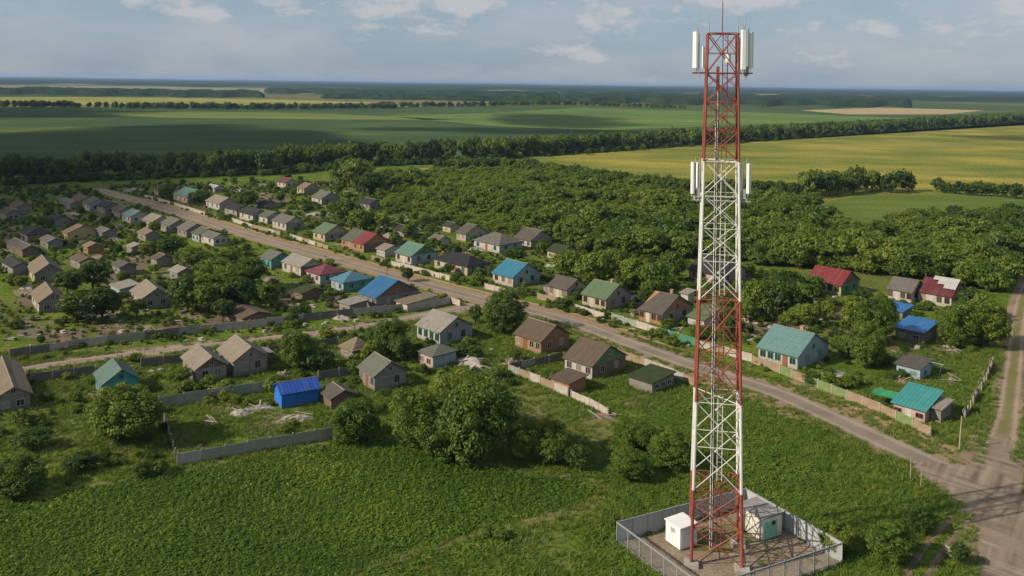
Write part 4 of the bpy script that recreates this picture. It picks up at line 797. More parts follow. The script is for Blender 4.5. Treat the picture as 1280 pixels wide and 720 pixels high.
def cside(a, b, solid, n):
    d = (b - a) / n; ang = math.atan2(d.y, d.x); L_ = d.length
    for i in range(n):
        o0 = a + d * i - cl
        m = MB(); m.box(-.05, .05, -.05, .05, 0, 2.35); m.build('post', M_SLAT, cfr, o0).rotation_euler = (0, 0, ang)
        m = MB()
        if solid:
            k = 14
            for j in range(k): x0 = .06 + (L_ - .12) * j / k; m.add([(x0, .0 if j % 2 else .03, .08), (x0 + (L_ - .12) / k, .03 if j % 2 else .0, .08), (x0 + (L_ - .12) / k, .03 if j % 2 else .0, 2.1), (x0, .0 if j % 2 else .03, 2.1)], [(0, 1, 2, 3)])
            m.box(.05, L_ - .05, -.05, -.01, 2.10, 2.16); m.box(.05, L_ - .05, -.05, -.01, .2, .26)
        else:
            k = int(L_ / .16)
            for j in range(k): x0 = .06 + (L_ - .12) * j / k; m.box(x0, x0 + .02, -.01, .01, .1, 2.12)
            m.box(.05, L_ - .05, .013, .05, 2.04, 2.11); m.box(.05, L_ - .05, .013, .05, .25, .32)
        m.build('panel', M_PAN if solid else M_SLAT, cfr, o0).rotation_euler = (0, 0, ang)
    ml = MB(); Lt = (b - a).length; ml.box(0, Lt, -.06, .06, 2.17, 2.25); ml.build('top_rail', M_SLAT, cfr, a - cl).rotation_euler = (0, 0, ang)
    ml = MB(); ml.box(-.1, Lt + .1, -.12, .12, -.05, .09); ml.build('kerb', M_KERB, cfr, a - cl + Vector((0, 0, 0))).rotation_euler = (0, 0, ang)
cside(cl, cb_, True, 9); cside(cb_, cr, True, 7); cside(cl, cf, False, 7); cside(cf, cr, False, 9)

def cabinet(name, K, xa, xb, h_, ang, wallm, roofm, label, slope, rib=0, doorm=None, cat='cabinet'):
    k = at(*K); d1 = Vector((math.cos(ang), math.sin(ang), 0)); d2 = Vector((-d1.y, d1.x, 0)); L = solve(k, -d1, xa, 1.2, 8); W = solve(k, d2, xb, 1.0, 5)
    c = k - d1 * L / 2 + d2 * W / 2; root = empty(name, c, ang); tag(root, label, cat); x, y = L / 2, W / 2; HOUSES.append((c.x, c.y, ang, x, y, None))
    m = MB(); m.box(-x, x, -y, y, .12, h_); m.build('body', wallm, root)
    m = MB(); m.box(-x + .1, x - .1, -y + .1, y - .1, -.02, .118); m.build('plinth', M_KERB, root)
    m = MB(); o_ = .12; m.add([(-x - o_, -y - o_, h_ + .004), (x + o_, -y - o_, h_ + .004), (x + o_, y + o_, h_ + .004), (-x - o_, y + o_, h_ + .004), (-x - o_, -y - o_, h_ + .1), (x + o_, -y - o_, h_ + .1), (x + o_, y + o_, h_ + .1 + slope), (-x - o_, y + o_, h_ + .1 + slope)],
                        [(3, 2, 1, 0), (4, 5, 6, 7), (0, 1, 5, 4), (1, 2, 6, 5), (2, 3, 7, 6), (3, 0, 4, 7)]); m.build('roof', roofm, root)
    for i in range(rib):
        xx = -x + L * (i + .5) / rib; m = MB(); m.box(xx - .04, xx + .04, -y - .05, -y - .002, .15, h_ - .03); m.build('rib', wallm, root)
    return root, x, y
CA = R(-60.3)
M_CAB = plain('cabinet_white', (.68, .68, .66), .5, .08, 1.5, .35); M_CONT = wallmat('container', (.95, .92, .80)); M_CROOF = roofmat('containerlid', (.46, .42, .41), 'slate'); M_CDOOR = plain('door_green', (.20, .46, .34), .55, .25, 2)
r0, x_, y_ = cabinet('equipment_cabinet', (850, 689), 832, 871, 2.35, CA, M_CAB, M_CAB, 'small plain white equipment cabinet beside the tower leg', .1)
m = MB()
for k in range(6): m.box(-.35, .35, -y_ - .03, -y_ - .003, 1.5 + k * .09, 1.55 + k * .09)
m.build('vent', M_SLAT, r0)
m = MB(); m.box(-.02, .02, -y_ - .012, -y_ - .003, .2, 1.4); m.build('door_seam', M_SLAT, r0)
m = MB(); m.box(x_ + .003, x_ + .04, -y_ + .15, y_ - .15, .25, 2.15); m.build('door', M_CAB, r0)
m = MB(); m.bar((x_ + .06, y_ - .35, 1.05), (x_ + .06, y_ - .35, 1.3), .025); m.build('handle', M_GALV, r0)
r1, x_, y_ = cabinet('equipment_container', (952.5, 677.5), 921, 977, 2.45, CA, M_CONT, M_CROOF, 'larger cream equipment container with green door', .12, 9, cat='container')
m = MB(); m.box(x_ + .003, x_ + .05, -y_ + .35, y_ - .75, .2, 2.0); dd = m.build('door', M_CDOOR, r1)
m = MB(); m.box(x_ + .052, x_ + .07, -.05, .45, 1.5, 1.95); m.build('vent', M_CABLE, dd)

# ------------------------------------------------------------------ poles
M_POLE = plain('pole_wood', (.34, .28, .22), .9, .3, 2)
def pole(px_, py_, h_, label, lean=0.0, arm=True, r_=.13):
    c = at(px_, py_); root = empty('utility_pole', c); tag(root, label, 'pole', 'poles'); root.rotation_euler = (0, lean, .5)
    m = MB(); m.bar((0, 0, -.1), (0, 0, h_), r_, r_ * .7, 8); m.build('shaft', M_POLE, root)
    if arm:
        m = MB(); m.box(-.8, .8, -.05, .05, h_ - .5, h_ - .38); m.build('crossarm', M_POLE, root)
        for x_ in (-.7, 0, .7): m = MB(); m.bar((x_, 0, h_ - .378), (x_, 0, h_ - .15), .05); m.build('insulator', M_WHT, root)
pole(1199, 562, 4.6, 'short pale leaning pole beside the plank fence', .1, False, .1)
for px_, py_, h_, lb in ((165, 452, 3.2, 'thin dark post on the lane verge behind the turquoise house'), (180, 450, 3.0, 'thin dark post second along the lane behind the turquoise house'), (192, 449, 3.0, 'thin dark post third along the lane behind the turquoise house'),
                    (73, 464, 2.6, 'thin dark post on the lane beside the tan house'), (86, 463, 2.4, 'thin dark post on the lane facing the concrete fence'),
                    (770, 430, 3.0, 'thin grey post on the road verge by the green gabled house'), (787, 436, 2.4, 'short grey post on the road verge by the green gabled house'),
                    (1138, 600, 2.6, 'thin grey post on the grass by the crossing'), (1151, 609, 2.2, 'short grey post on the grass by the crossing'),
                    (252, 285, 4, 'thin dark post on the road near the row of roofs'), (273, 290, 4, 'thin dark post on the road by the end of the row')):
    pole(px_, py_, h_, lb, .03, False, .06)

# ------------------------------------------------------------------ foliage prototypes
def quads(C, Nn, size, r_, asp=.62):
    n = len(C); t1 = r_.normal(size=(n, 3)); t1 -= (t1 * Nn).sum(1)[:, None] * Nn; t1 /= np.linalg.norm(t1, axis=1)[:, None]; t2 = np.cross(Nn, t1)
    s_ = size[:, None]; a = t1 * s_; b = t2 * s_ * asp
    return np.stack([C - a * .5, C + b * .5 - a * .1, C + a * .55, C - b * .5 - a * .1], 1).reshape(-1, 3)
def meshq(name, V, m):
    me = bpy.data.meshes.new(name); n = len(V) // 4; me.vertices.add(len(V)); me.vertices.foreach_set('co', V.astype(np.float32).ravel())
    me.loops.add(4 * n); me.loops.foreach_set('vertex_index', np.arange(4 * n, dtype=np.int32)); me.polygons.add(n)
    me.polygons.foreach_set('loop_start', np.arange(0, 4 * n, 4, dtype=np.int32)); me.materials.append(m); me.update(calc_edges=True); me.validate(); return me
def crown(name, nclump, per, leaf, m, seed, base=.14, R3=(.40, .40, .36), cz=.57, cr=(.12, .22)):
    r_ = np.random.default_rng(seed); C, Nn, S = [], [], []; lob = r_.normal(size=(6, 3)); lob /= np.linalg.norm(lob, axis=1)[:, None]; lob[:, 2] = lob[:, 2] * .8 + .15; lr = r_.uniform(.7, 1.22, 6)
    for i in range(nclump):
        d = r_.normal(size=3); d /= np.linalg.norm(d); q = r_.uniform(.35, 1) ** .6; k_ = np.argmax(lob @ d); q *= lr[k_] * (.72 + .33 * max(0, float(lob[k_] @ d)) ** 2)
        c = np.array([0, 0, cz]) + d * np.array(R3) * q; c[2] = max(c[2], base + .05); rr = r_.uniform(*cr)
        u = r_.normal(size=(per, 3)); u[:, 2] += .25; u /= np.linalg.norm(u, axis=1)[:, None]
        p = c + u * rr * r_.uniform(.78, 1.06, (per, 1)) * np.array([1, 1, .8])
        n_ = u + r_.normal(size=(per, 3)) * .38; n_[:, 2] += .25; n_ /= np.linalg.norm(n_, axis=1)[:, None]
        C.append(p); Nn.append(n_); S.append(leaf * r_.uniform(.6, 1.35, per))
    C = np.concatenate(C); Nn = np.concatenate(Nn); S = np.concatenate(S); k = C[:, 2] > .02
    return meshq(name, quads(C[k], Nn[k], S[k], r_), m)
def trunkmesh(seed):
    rd = random.Random(seed); m = MB(); pts = [Vector((0, 0, -.02)), Vector((rd.uniform(-.02, .02), rd.uniform(-.02, .02), .22)), Vector((rd.uniform(-.05, .05), rd.uniform(-.05, .05), .5)), Vector((rd.uniform(-.06, .06), rd.uniform(-.06, .06), .78))]
    rs = [.035, .027, .018, .006]
    for a, b, r0_, r1_ in zip(pts, pts[1:], rs, rs[1:]): m.bar(a, b, r0_, r1_, 7)
    for k in range(6):
        z = rd.uniform(.2, .6); a = rd.uniform(0, 6.28); i = 1 if z < .5 else 2; p = pts[i].lerp(pts[i + 1], min(1, max(0, (z - pts[i].z) / .28))) if z >= .22 else pts[1]
        m.bar(p, p + Vector((math.cos(a) * .24, math.sin(a) * .24, rd.uniform(.1, .22))), .012, .004, 5)
    return m.mesh('trunk', M_BARK)
TRUNKS = [trunkmesh(i) for i in range(3)]
CROWN = {}
for tone in LEAF:
    CROWN[tone, 'hi'] = [crown('crown_' + tone, 190, 130, .038, LEAF[tone], 10 + s_, .02, (.46, .46, .45), .50, (.06, .15)) for s_ in range(2)]
    CROWN[tone, 'mid'] = [crown('crown_' + tone, 90, 55, .066, LEAF[tone], 20 + s_, .12, [(.44, .44, .40), (.48, .40, .38), (.36, .38, .44), (.46, .46, .34)][s_], .56, (.065, .17)) for s_ in range(4)]
    CROWN[tone, 'bush'] = [crown('bush_' + tone, 60, 50, .075, LEAF[tone], 40 + s_, .0, (.46, .46, .42), .42, (.07, .18)) for s_ in range(3)]
    CROWN[tone, 'far'] = [crown('crownfar_' + tone, 46, 30, .105, LEAF[tone], 60 + s_, .0, (.45, .45, .44), .52, (.08, .19)) for s_ in range(3)]
def tuft(name, n, leaf, m, seed, flat, spread=.5):
    r_ = np.random.default_rng(seed); a = r_.uniform(0, 6.28, n); q = np.sqrt(r_.random(n)) * spread
    C = np.stack([np.cos(a) * q, np.sin(a) * q, r_.uniform(.15, 1, n) * (1 - q / spread * .55)], 1)
    Nn = np.stack([np.cos(a) * flat, np.sin(a) * flat, np.full(n, 1.0)], 1) + r_.normal(size=(n, 3)) * .45; Nn /= np.linalg.norm(Nn, axis=1)[:, None]
    return meshq(name, quads(C, Nn, leaf * r_.uniform(.6, 1.3, n), r_, .5), m)
def blades(name, n, m, seed):
    r_ = np.random.default_rng(seed); a = r_.uniform(0, 6.28, n); q = np.sqrt(r_.random(n)) * .5; b = np.stack([np.cos(a) * q, np.sin(a) * q, np.zeros(n)], 1)
    t = r_.normal(size=(n, 3)) * .35; t[:, 2] = r_.uniform(.5, 1, n); w_ = np.stack([-np.sin(a), np.cos(a), np.zeros(n)], 1) * .045
    return meshq(name, np.stack([b - w_, b + w_, b + t + w_ * .3, b + t - w_ * .3], 1).reshape(-1, 3), m)
def protos(name, meshes):
    c = bpy.data.collections.new(name)
    for i, me in enumerate(meshes): c.objects.link(bpy.data.objects.new('%s_%02d' % (name, i), me))
    return c
PC = {t: protos('wood_' + t, CROWN[t, 'far'] + CROWN[t, 'bush']) for t in LEAF}
P_MIX = protos('mixedtree', CROWN['dark', 'far'] + CROWN['mid', 'far'] + CROWN['mid', 'bush'] + CROWN['light', 'bush'])
P_BELT = protos('belttree', CROWN['dark', 'far'] + CROWN['mid', 'far'])
P_BUSH = protos('bushes', CROWN['dark', 'bush'] + CROWN['mid', 'bush'] + CROWN['light', 'bush'])
P_CROP = protos('cropplant', [tuft('crop', 13, .50, M_CROP, s_, .45) for s_ in range(4)])
P_WEED = protos('weedplant', [tuft('weed', 22, .38, M_WEED, 10 + s_, .5) for s_ in range(4)])
P_GRASS = protos('grasstuft', [blades('tuft', 26, M_GRASS, s_) for s_ in range(3)] + [blades('tuft', 26, M_WEED, 7)])
def scatter(name, P, S, coll, ncoll, label, cat):
    n = len(P)
    if n == 0: return
    me = bpy.data.meshes.new(name); me.vertices.add(n); co = np.zeros((n, 3), np.float32); co[:, :P.shape[1]] = P; me.vertices.foreach_set('co', co.ravel())
    a = me.attributes.new('scl', 'FLOAT_VECTOR', 'POINT'); a.data.foreach_set('vector', S.astype(np.float32).ravel())
    a = me.attributes.new('rz', 'FLOAT_VECTOR', 'POINT'); rz = np.zeros((n, 3), np.float32); rz[:, 2] = rng.uniform(0, 6.28, n); a.data.foreach_set('vector', rz.ravel())
    a = me.attributes.new('pick', 'INT', 'POINT'); a.data.foreach_set('value', (ncoll(n) if callable(ncoll) else rng.integers(0, ncoll, n)).astype(np.int32))
    o = link(name, me); tag(o, label, cat, None, 'stuff')
    g = bpy.data.node_groups.new(name, 'GeometryNodeTree'); g.interface.new_socket('Geometry', in_out='INPUT', socket_type='NodeSocketGeometry'); g.interface.new_socket('Geometry', in_out='OUTPUT', socket_type='NodeSocketGeometry')
    gi = g.nodes.new('NodeGroupInput'); go = g.nodes.new('NodeGroupOutput'); ip = g.nodes.new('GeometryNodeInstanceOnPoints'); ci = g.nodes.new('GeometryNodeCollectionInfo')
    ci.inputs['Collection'].default_value = coll; ci.inputs['Separate Children'].default_value = True; ci.inputs['Reset Children'].default_value = True
    def attr(nm, ty):
        q = g.nodes.new('GeometryNodeInputNamedAttribute'); q.data_type = ty; q.inputs[0].default_value = nm; return [s_ for s_ in q.outputs if s_.enabled][0]
    g.links.new(gi.outputs[0], ip.inputs['Points']); g.links.new(ci.outputs[0], ip.inputs['Instance']); ip.inputs['Pick Instance'].default_value = True
    g.links.new(attr('pick', 'INT'), ip.inputs['Instance Index']); g.links.new(attr('scl', 'FLOAT_VECTOR'), ip.inputs['Scale']); g.links.new(attr('rz', 'FLOAT_VECTOR'), ip.inputs['Rotation'])
    g.links.new(ip.outputs[0], go.inputs[0]); md = o.modifiers.new('scatter', 'NODES'); md.node_group = g
    return o
def fillpoly(poly, spacing, jitter=.5):
    a = np.array([(p[0], p[1]) for p in poly]); lo, hi = a.min(0), a.max(0)
    gx, gy = np.meshgrid(np.arange(lo[0], hi[0], spacing), np.arange(lo[1], hi[1], spacing)); P = np.stack([gx.ravel(), gy.ravel()], 1)
    P += rng.uniform(-jitter, jitter, P.shape) * spacing; return P[inpoly(P, poly)]
def vnoise(P, s_, seed=0):
    r_ = np.random.default_rng(seed); v = 0
    for k in range(6):
        d = r_.normal(size=2) * s_ * (1 + k * .6); v = v + np.sin(P @ d + r_.uniform(0, 6.28)) / (1 + .35 * k)
    return v / 2.2
comp_poly = [cl, cf, cr, cb_]
def clear(P, mh=.6, mr=.4, fence_=True):
    k = np.ones(len(P), bool)
    for x, y, a, hx, hy, _ in HOUSES:
        dx, dy = P[:, 0] - x, P[:, 1] - y; u = dx * math.cos(a) + dy * math.sin(a); v = -dx * math.sin(a) + dy * math.cos(a)
        k &= ~((abs(u) < hx + mh) & (abs(v) < hy + mh))
    k &= (distline(P, road_line) > 3.7 + mr) & (distline(P, side_line) > 2.6 + mr) & (distline(P, track_line) > np.where(P[:, 1] < 117, 4.6, 2.9) + mr) & (np.abs(distline(P, spur_line) - .95) > .42) & ~inpoly(P, comp_poly) & ~(inpoly(P, junction) & (distline(P, junction + junction[:1]) > .7))
    return k
def inframe(P, m=60):
    u = P[:, 0] * FPX / P[:, 1]; v = CAMH * FPX / P[:, 1]; x = 640 + u * cr_ - v * sr_; y = 103 + u * sr_ + v * cr_
    return (x > -m) & (x < 1280 + m) & (y < 720 + m * 1.5)

# ------------------------------------------------------------------ individual trees
def tree(px_, py_, hpx, wpx, tone, label, q='mid', group=None, name='tree'):
    c = at(px_, py_); s_ = c.y / FPX; h, w_ = hpx * s_ * 1.05, wpx * s_ * 1.12
    root = empty(name, c, random.uniform(0, 6.28)); root.scale = (w_, w_, h); tag(root, label, 'tree' if name == 'tree' else 'bush', group)
    ms = CROWN[tone, q]; link('crown', ms[random.randrange(len(ms))], root); t_o = link('trunk', TRUNKS[random.randrange(3)], root)
    t_o.scale = (.9, .9, .95); return c
TREES = []
def T(*a, **k): TREES.append(tree(*a, **k))
T(160, 552, 66, 86, 'mid', 'big round sunlit bush tree hiding part of the turquoise house', 'hi')
T(442, 551, 56, 64, 'mid', 'round dense tree beside the collapsing shed and the front fence', 'hi')
T(532, 560, 78, 84, 'mid', 'tall leafy tree of the big clump, next to the small grey walled house', 'hi')
T(588, 574, 104, 98, 'mid', 'tallest tree of the big clump by the crop field', 'hi')
T(562, 545, 76, 76, 'light', 'paler tree at the back of the big clump by the crop field', 'hi')
T(548, 572, 62, 74, 'mid', 'low leafy tree at the crop side of the big clump', 'hi')
T(655, 576, 50, 46, 'mid', 'young tree just past the big clump by the meadow', 'hi')
T(688, 578, 44, 50, 'mid', 'broad low bush tree on the meadow edge', 'hi')
T(374, 462, 50, 44, 'mid', 'leafy tree on the lane between beige house and straw roofed hut', 'hi')
T(398, 466, 34, 36, 'dark', 'darker tree beside the lane, behind the blue barn', 'mid')
T(482, 444, 46, 46, 'mid', 'spreading tree between straw roofed hut and grey corner house', 'hi')
T(500, 452, 34, 34, 'dark', 'dark shaggy tree beside the hipped grey shed', 'mid')
T(630, 415, 54, 54, 'dark', 'dark round tree at the meeting of lane and road', 'hi')
T(594, 405, 26, 17, 'dark', 'small narrow dark tree by the lane end', 'mid')
T(1198, 432, 58, 50, 'mid', 'broad tree behind the bright blue roofed shed', 'hi')
T(1234, 434, 58, 56, 'mid', 'tall dense tree beside the dirt track', 'hi')
T(1216, 400, 40, 44, 'dark', 'dark tree beside the maroon roofed house end', 'mid')
T(1083, 460, 50, 44, 'mid', 'tall shaggy tree beyond the aqua roofed house', 'hi')
T(1094, 430, 52, 50, 'mid', 'thick tree between aqua roof and blue tarp', 'hi')
T(1070, 412, 44, 44, 'light', 'pale tree below the red roofed yellow house', 'mid')
T(1104, 408, 40, 40, 'mid', 'middling tree just before the blue tarp shelter', 'mid')
T(948, 396, 46, 38, 'mid', 'green tree to the side of the tower before the red roof', 'mid')
T(975, 398, 50, 46, 'dark', 'dark full tree between tower and red roofed house', 'mid')
T(1002, 388, 40, 36, 'mid', 'greyish tree beside the red roofed yellow house', 'mid')
T(985, 372, 38, 40, 'dark', 'dark tree behind the full tree by the tower', 'mid')
T(712, 355, 44, 42, 'light', 'pale tree above the small brown roofed house', 'mid')
T(740, 362, 48, 46, 'mid', 'leafy tree above the green roofed cream house', 'mid')
T(766, 352, 44, 40, 'mid', 'rounded tree behind the green roofed cream house', 'mid')
T(792, 362, 44, 46, 'light', 'silvery pale tree above the orange walled house', 'mid')
T(820, 368, 42, 44, 'mid', 'bushy tree above the orange walled house chimney', 'mid')
T(842, 352, 40, 40, 'dark', 'dark tree just before the grey house behind the tower', 'mid')
T(95, 402, 40, 50, 'dark', 'dark tree beside the tan house by the lane', 'mid')
T(128, 402, 44, 54, 'dark', 'large dark tree facing the beige gabled house', 'mid')
T(84, 368, 32, 36, 'dark', 'dark tree between the two tan roofed houses', 'mid')
T(116, 362, 38, 46, 'dark', 'very dark round tree behind the tan roofed houses', 'mid')
T(234, 390, 50, 54, 'dark', 'dark tree at the shoulder of the beige gabled house', 'mid')
T(260, 392, 56, 58, 'mid', 'broad tree of the thicket above the sagging barn', 'mid')
T(288, 372, 44, 48, 'mid', 'sunlit tree of the thicket behind the pale grey roof', 'mid')
T(310, 362, 46, 44, 'mid', 'tall tree by the turquoise walled house', 'mid')
T(300, 390, 46, 50, 'dark', 'dark tree just above the sagging brown barn', 'mid')
T(266, 350, 30, 38, 'light', 'olive pale tree in the thicket', 'mid')
T(212, 320, 26, 36, 'dark', 'dark tree below the sunlit tan roof', 'mid')
T(240, 334, 26, 38, 'mid', 'middling tree below the row of grey roofs', 'mid')
T(286, 330, 20, 30, 'mid', 'round tree below the grey house closing the row', 'mid')
T(432, 282, 38, 38, 'dark', 'dark round tree beside the grey green roof', 'mid')
T(450, 290, 30, 34, 'mid', 'green round tree below the half hidden house', 'mid')
T(446, 240, 48, 42, 'mid', 'tall tree standing clear at the corner of the wood', 'mid')
T(430, 234, 40, 34, 'dark', 'dark tall tree behind the corner tree of the wood', 'mid')
T(462, 246, 36, 36, 'dark', 'dark full tree at the corner of the wood', 'mid')
T(308, 262, 26, 26, 'dark', 'dark tree squeezed between sooty and dark grey roofs', 'mid')
T(250, 256, 22, 26, 'dark', 'dark tree between pale teal and beige roofs', 'mid')
T(208, 248, 20, 22, 'mid', 'green tree before the last house of the road', 'mid')
T(510, 352, 18, 18, 'dark', 'dark shrub tree on the verge by the strong blue roof', 'mid')
T(1045, 690, 34, 44, 'light', 'bright green bush outside the compound corner', 'hi', name='bush')
T(1112, 700, 44, 60, 'mid', 'large bush beside the wheel ruts', 'hi', name='bush')
T(1150, 664, 26, 34, 'dark', 'dark bush in the tower shadow', 'hi', name='bush')
T(1200, 706, 28, 26, 'dark', 'dark shrub beside the broken stump', 'mid', name='bush')
T(790, 600, 34, 50, 'mid', 'weedy bush at the tip of the crop field', 'hi', name='bush')
T(842, 585, 40, 56, 'mid', 'tall weedy bush behind the compound', 'hi', name='bush')
T(800, 560, 34, 60, 'mid', 'weedy bush between meadow and tower', 'hi', name='bush')
T(720, 586, 30, 44, 'dark', 'dark low bush between meadow and crop tip', 'mid', name='bush')
T(40, 560, 26, 44, 'dark', 'dark bush in the weedy plot beside the crop field', 'mid', name='bush')
T(100, 590, 24, 50, 'dark', 'dark low bush on the crop field edge', 'mid', name='bush')
T(20, 618, 40, 70, 'dark', 'large dark bush at the crop field corner', 'hi', name='bush')
# the rest of the garden trees: each is described by what it stands beside
yard = [(q.x, q.y) for q in PX((205, 512), (335, 490), (352, 500), (400, 492), (425, 515), (415, 545), (225, 580))]
used = set(); gp = PX((40, 300), (40, 236), (180, 232), (420, 222), (470, 250), (560, 285), (700, 312), (760, 335), (880, 340), (1000, 350), (1100, 372), (1110, 440), (1030, 450), (940, 430), (860, 415), (700, 372), (560, 345), (420, 305), (300, 270), (170, 240))
gp2 = PX((-30, 300), (-30, 245), (80, 250), (180, 285), (260, 312), (340, 345), (430, 375), (420, 392), (300, 402), (150, 415), (0, 430))
gp3 = PX((0, 560), (0, 510), (200, 480), (330, 480), (500, 440), (620, 420), (700, 440), (760, 500), (620, 470), (520, 480), (430, 500), (220, 570))
cand = np.concatenate([fillpoly(gp, 11), fillpoly(gp2, 10), fillpoly(gp3, 11)]); cand = cand[clear(cand, 1.4, 1.0) & inframe(cand, -4)]; rng.shuffle(cand)
HN = [h_ for h_ in HOUSES if h_[5]]; placed = [(t.x, t.y) for t in TREES]; ng = 0
for p in cand:
    if ng >= 165: break
    if inpoly(p[None, :], yard)[0]: continue
    if p[0] < -50 and rng.random() < .25: continue
    if min((p[0] - a) ** 2 + (p[1] - b) ** 2 for a, b in placed) < 20: continue
    hn = min(HN, key=lambda h_: (h_[0] - p[0]) ** 2 + (h_[1] - p[1]) ** 2); dx, dy = p[0] - hn[0], p[1] - hn[1]
    rel = ('behind' if dy > 0 else 'in front of') if abs(dy) > abs(dx) else ('to the right of' if dx > 0 else 'to the left of')
    tone = 'dark' if (rng.random() < (.5 if p[0] < -60 else .3)) else ('light' if rng.random() < .35 else 'mid'); hgt = rng.uniform(1.8, 5.2 if p[0] > -60 else 4.4)
    size = 'small' if hgt < 3.2 else ('medium' if hgt < 4.6 else 'tall'); lb = '%s %s tree %s the %s' % (size, {'dark': 'dark', 'mid': 'green', 'light': 'pale'}[tone], rel, hn[5])
    if lb in used: continue
    used.add(lb); pp = pix((p[0], p[1], 0)); k = FPX / p[1]; tree(pp[0], pp[1], hgt * k, hgt * rng.uniform(.75, 1.15) * k, tone, lb, 'mid' if p[1] < 300 else 'far', 'garden trees'); placed.append((p[0], p[1])); ng += 1
M_BED, t_, b_, o_ = newmat('bed_rows'); p_ = objc(t_); wv_ = nd(t_, 'ShaderNodeTexWave', {'Vector': p_, 'Scale': .42, 'Distortion': 1.5, 'Detail': 3, 'Detail Scale': 2}, bands_direction='Y').outputs['Fac']
t_.links.new(mixc(t_, fac(t_, noise(t_, p_, .5, 4), .42, .6), mixc(t_, fac(t_, wv_, .45, .6), (.20, .145, .10), (.075, .12, .02)), (.22, .165, .115)), b_.inputs['Base Color']); b_.inputs['Roughness'].default_value = 1
bedc = np.concatenate([fillpoly(gp, 7), fillpoly(gp2, 7), fillpoly(gp3, 8)]); bedc = bedc[clear(bedc, 3.2, 3.2) & inframe(bedc, -4)]; rng.shuffle(bedc); pb = []
for p in bedc:
    if len(pb) >= 75: break
    if pb and min((p[0] - a) ** 2 + (p[1] - b) ** 2 for a, b in pb) < 60: continue
    if min((p[0] - a) ** 2 + (p[1] - b) ** 2 for a, b in placed) < 9: continue
    pb.append((p[0], p[1])); hx, hy = rng.uniform(1.8, 3.4), rng.uniform(1.6, 2.8); mb = MB(); mb.add([(-hx, -hy, 0), (hx, -hy * .9, 0), (hx * .95, hy, 0), (-hx * .97, hy * .92, 0)], [(0, 1, 2, 3)])
    o = mb.build('garden_bed', M_BED, None, (p[0], p[1], .014)); o.rotation_euler = (0, 0, D_ROAD if p[0] > -60 else D_FRONT); tag(o, 'vegetable bed of earth and green rows in a village yard', 'garden bed', 'garden beds', 'structure')
# separate grove before the yellow field
gv = fillpoly(PX((990, 249), (1060, 244), (1135, 241), (1140, 236), (1060, 236), (1000, 240)), 6.5)
for i, p in enumerate(gv[:44]):
    pp = pix((p[0], p[1], 0)); k = FPX / p[1]; hgt = rng.uniform(8.0, 11.5); tree(pp[0], pp[1], hgt * k, hgt * rng.uniform(.6, .8) * k, 'dark' if rng.random() < .7 else 'mid', 'dark green tree in the dense separate grove before the yellow field', 'far', 'trees of the separate grove')
hg = smooth_line(PX((1172, 240), (1200, 243), (1240, 246), (1290, 250)), 6)
for i, p in enumerate(hg):
    pp = pix((p.x, p.y + rng.uniform(-2, 2), 0)); k = FPX / p.y; hgt = rng.uniform(4, 7.5); tree(pp[0], pp[1], hgt * k, hgt * .9 * k, 'dark', 'dark tree in the thin row between pasture and yellow field', 'far', 'trees of the thin row')

# ------------------------------------------------------------------ woods, belts, undergrowth, crops, grass
def trees_stuff(name, P, h0, h1, asp, coll, nc, label, cat):
    n = len(P); h = rng.uniform(h0, h1, n); w_ = h * rng.uniform(asp * .85, asp * 1.2, n); return scatter(name, P, np.stack([w_, w_, h], 1), coll, nc, label, cat)
wood = PX((466, 246), (470, 226), (560, 212), (650, 216), (760, 234), (860, 248), (985, 252), (1000, 262), (1085, 290), (1112, 284), (1160, 274), (1300, 276), (1340, 300), (1340, 372), (1215, 366), (1190, 352), (1100, 345), (1020, 338), (950, 332), (900, 326), (840, 322), (760, 322), (700, 308), (640, 292), (560, 276), (520, 262))
Pw = fillpoly(wood, 3.3); Pw = Pw[clear(Pw, 2.0, 1.0)]; nzw = vnoise(Pw, .03, 3) + vnoise(Pw, .11, 5) * .8; Pw = Pw[nzw > np.where(Pw[:, 1] < 300, -1.0, -1.3)]; nzw = vnoise(Pw, .022, 8) + vnoise(Pw, .09, 9) * .6 - (Pw[:, 0] - 75) / 110
pk = np.where(nzw > .35, rng.integers(9, 12, len(Pw)), np.where(nzw > -.9, rng.integers(3, 9, len(Pw)), np.where(rng.random(len(Pw)) < .4, rng.integers(0, 3, len(Pw)), rng.integers(3, 9, len(Pw)))))
hgt = np.clip(5.6 + vnoise(Pw, .05, 4) * 1.6 + rng.normal(size=len(Pw)) * 1.3, 2.6, 10.5) * np.where(nzw > .45, .58, 1)
wd = np.maximum(hgt * rng.uniform(.85, 1.25, len(Pw)), np.where(nzw > .45, 5.4, 5.6)); scatter('wood', Pw, np.stack([wd, wd, hgt], 1), P_MIX, lambda n: pk, 'dense shrubby green wood behind the village', 'wood')
hed = smooth_line(PX((556, 214), (640, 214), (700, 222), (760, 230), (830, 240), (870, 243), (985, 246)), 10)
Ph = np.concatenate([np.array([(p.x, p.y)]) + rng.normal(size=(7, 2)) * (3.2, 4) for p in hed]); trees_stuff('hedgerow', Ph, 4, 8, .8, P_BELT, 6, 'dark hedgerow of trees between wood and yellow field', 'hedgerow')
bl = smooth_line(PX((-260, 246), (-100, 238), (0, 231), (150, 224), (300, 219), (380, 214), (450, 208), (560, 203), (700, 193), (880, 181), (1080, 167), (1280, 152), (1480, 138)), 14)
bp = []
for a, b in zip(bl, bl[1:]):
    d = Vector((b.x - a.x, b.y - a.y, 0)); n_ = max(2, int(d.length / 1.6)); q = Vector((-d.y, d.x, 0)).normalized()
    for k in range(n_):
        t = rng.random(); s_ = rng.uniform(0, 26); p = a + d * t + q * (s_ if q.y > 0 else -s_); bp.append((p.x, p.y))
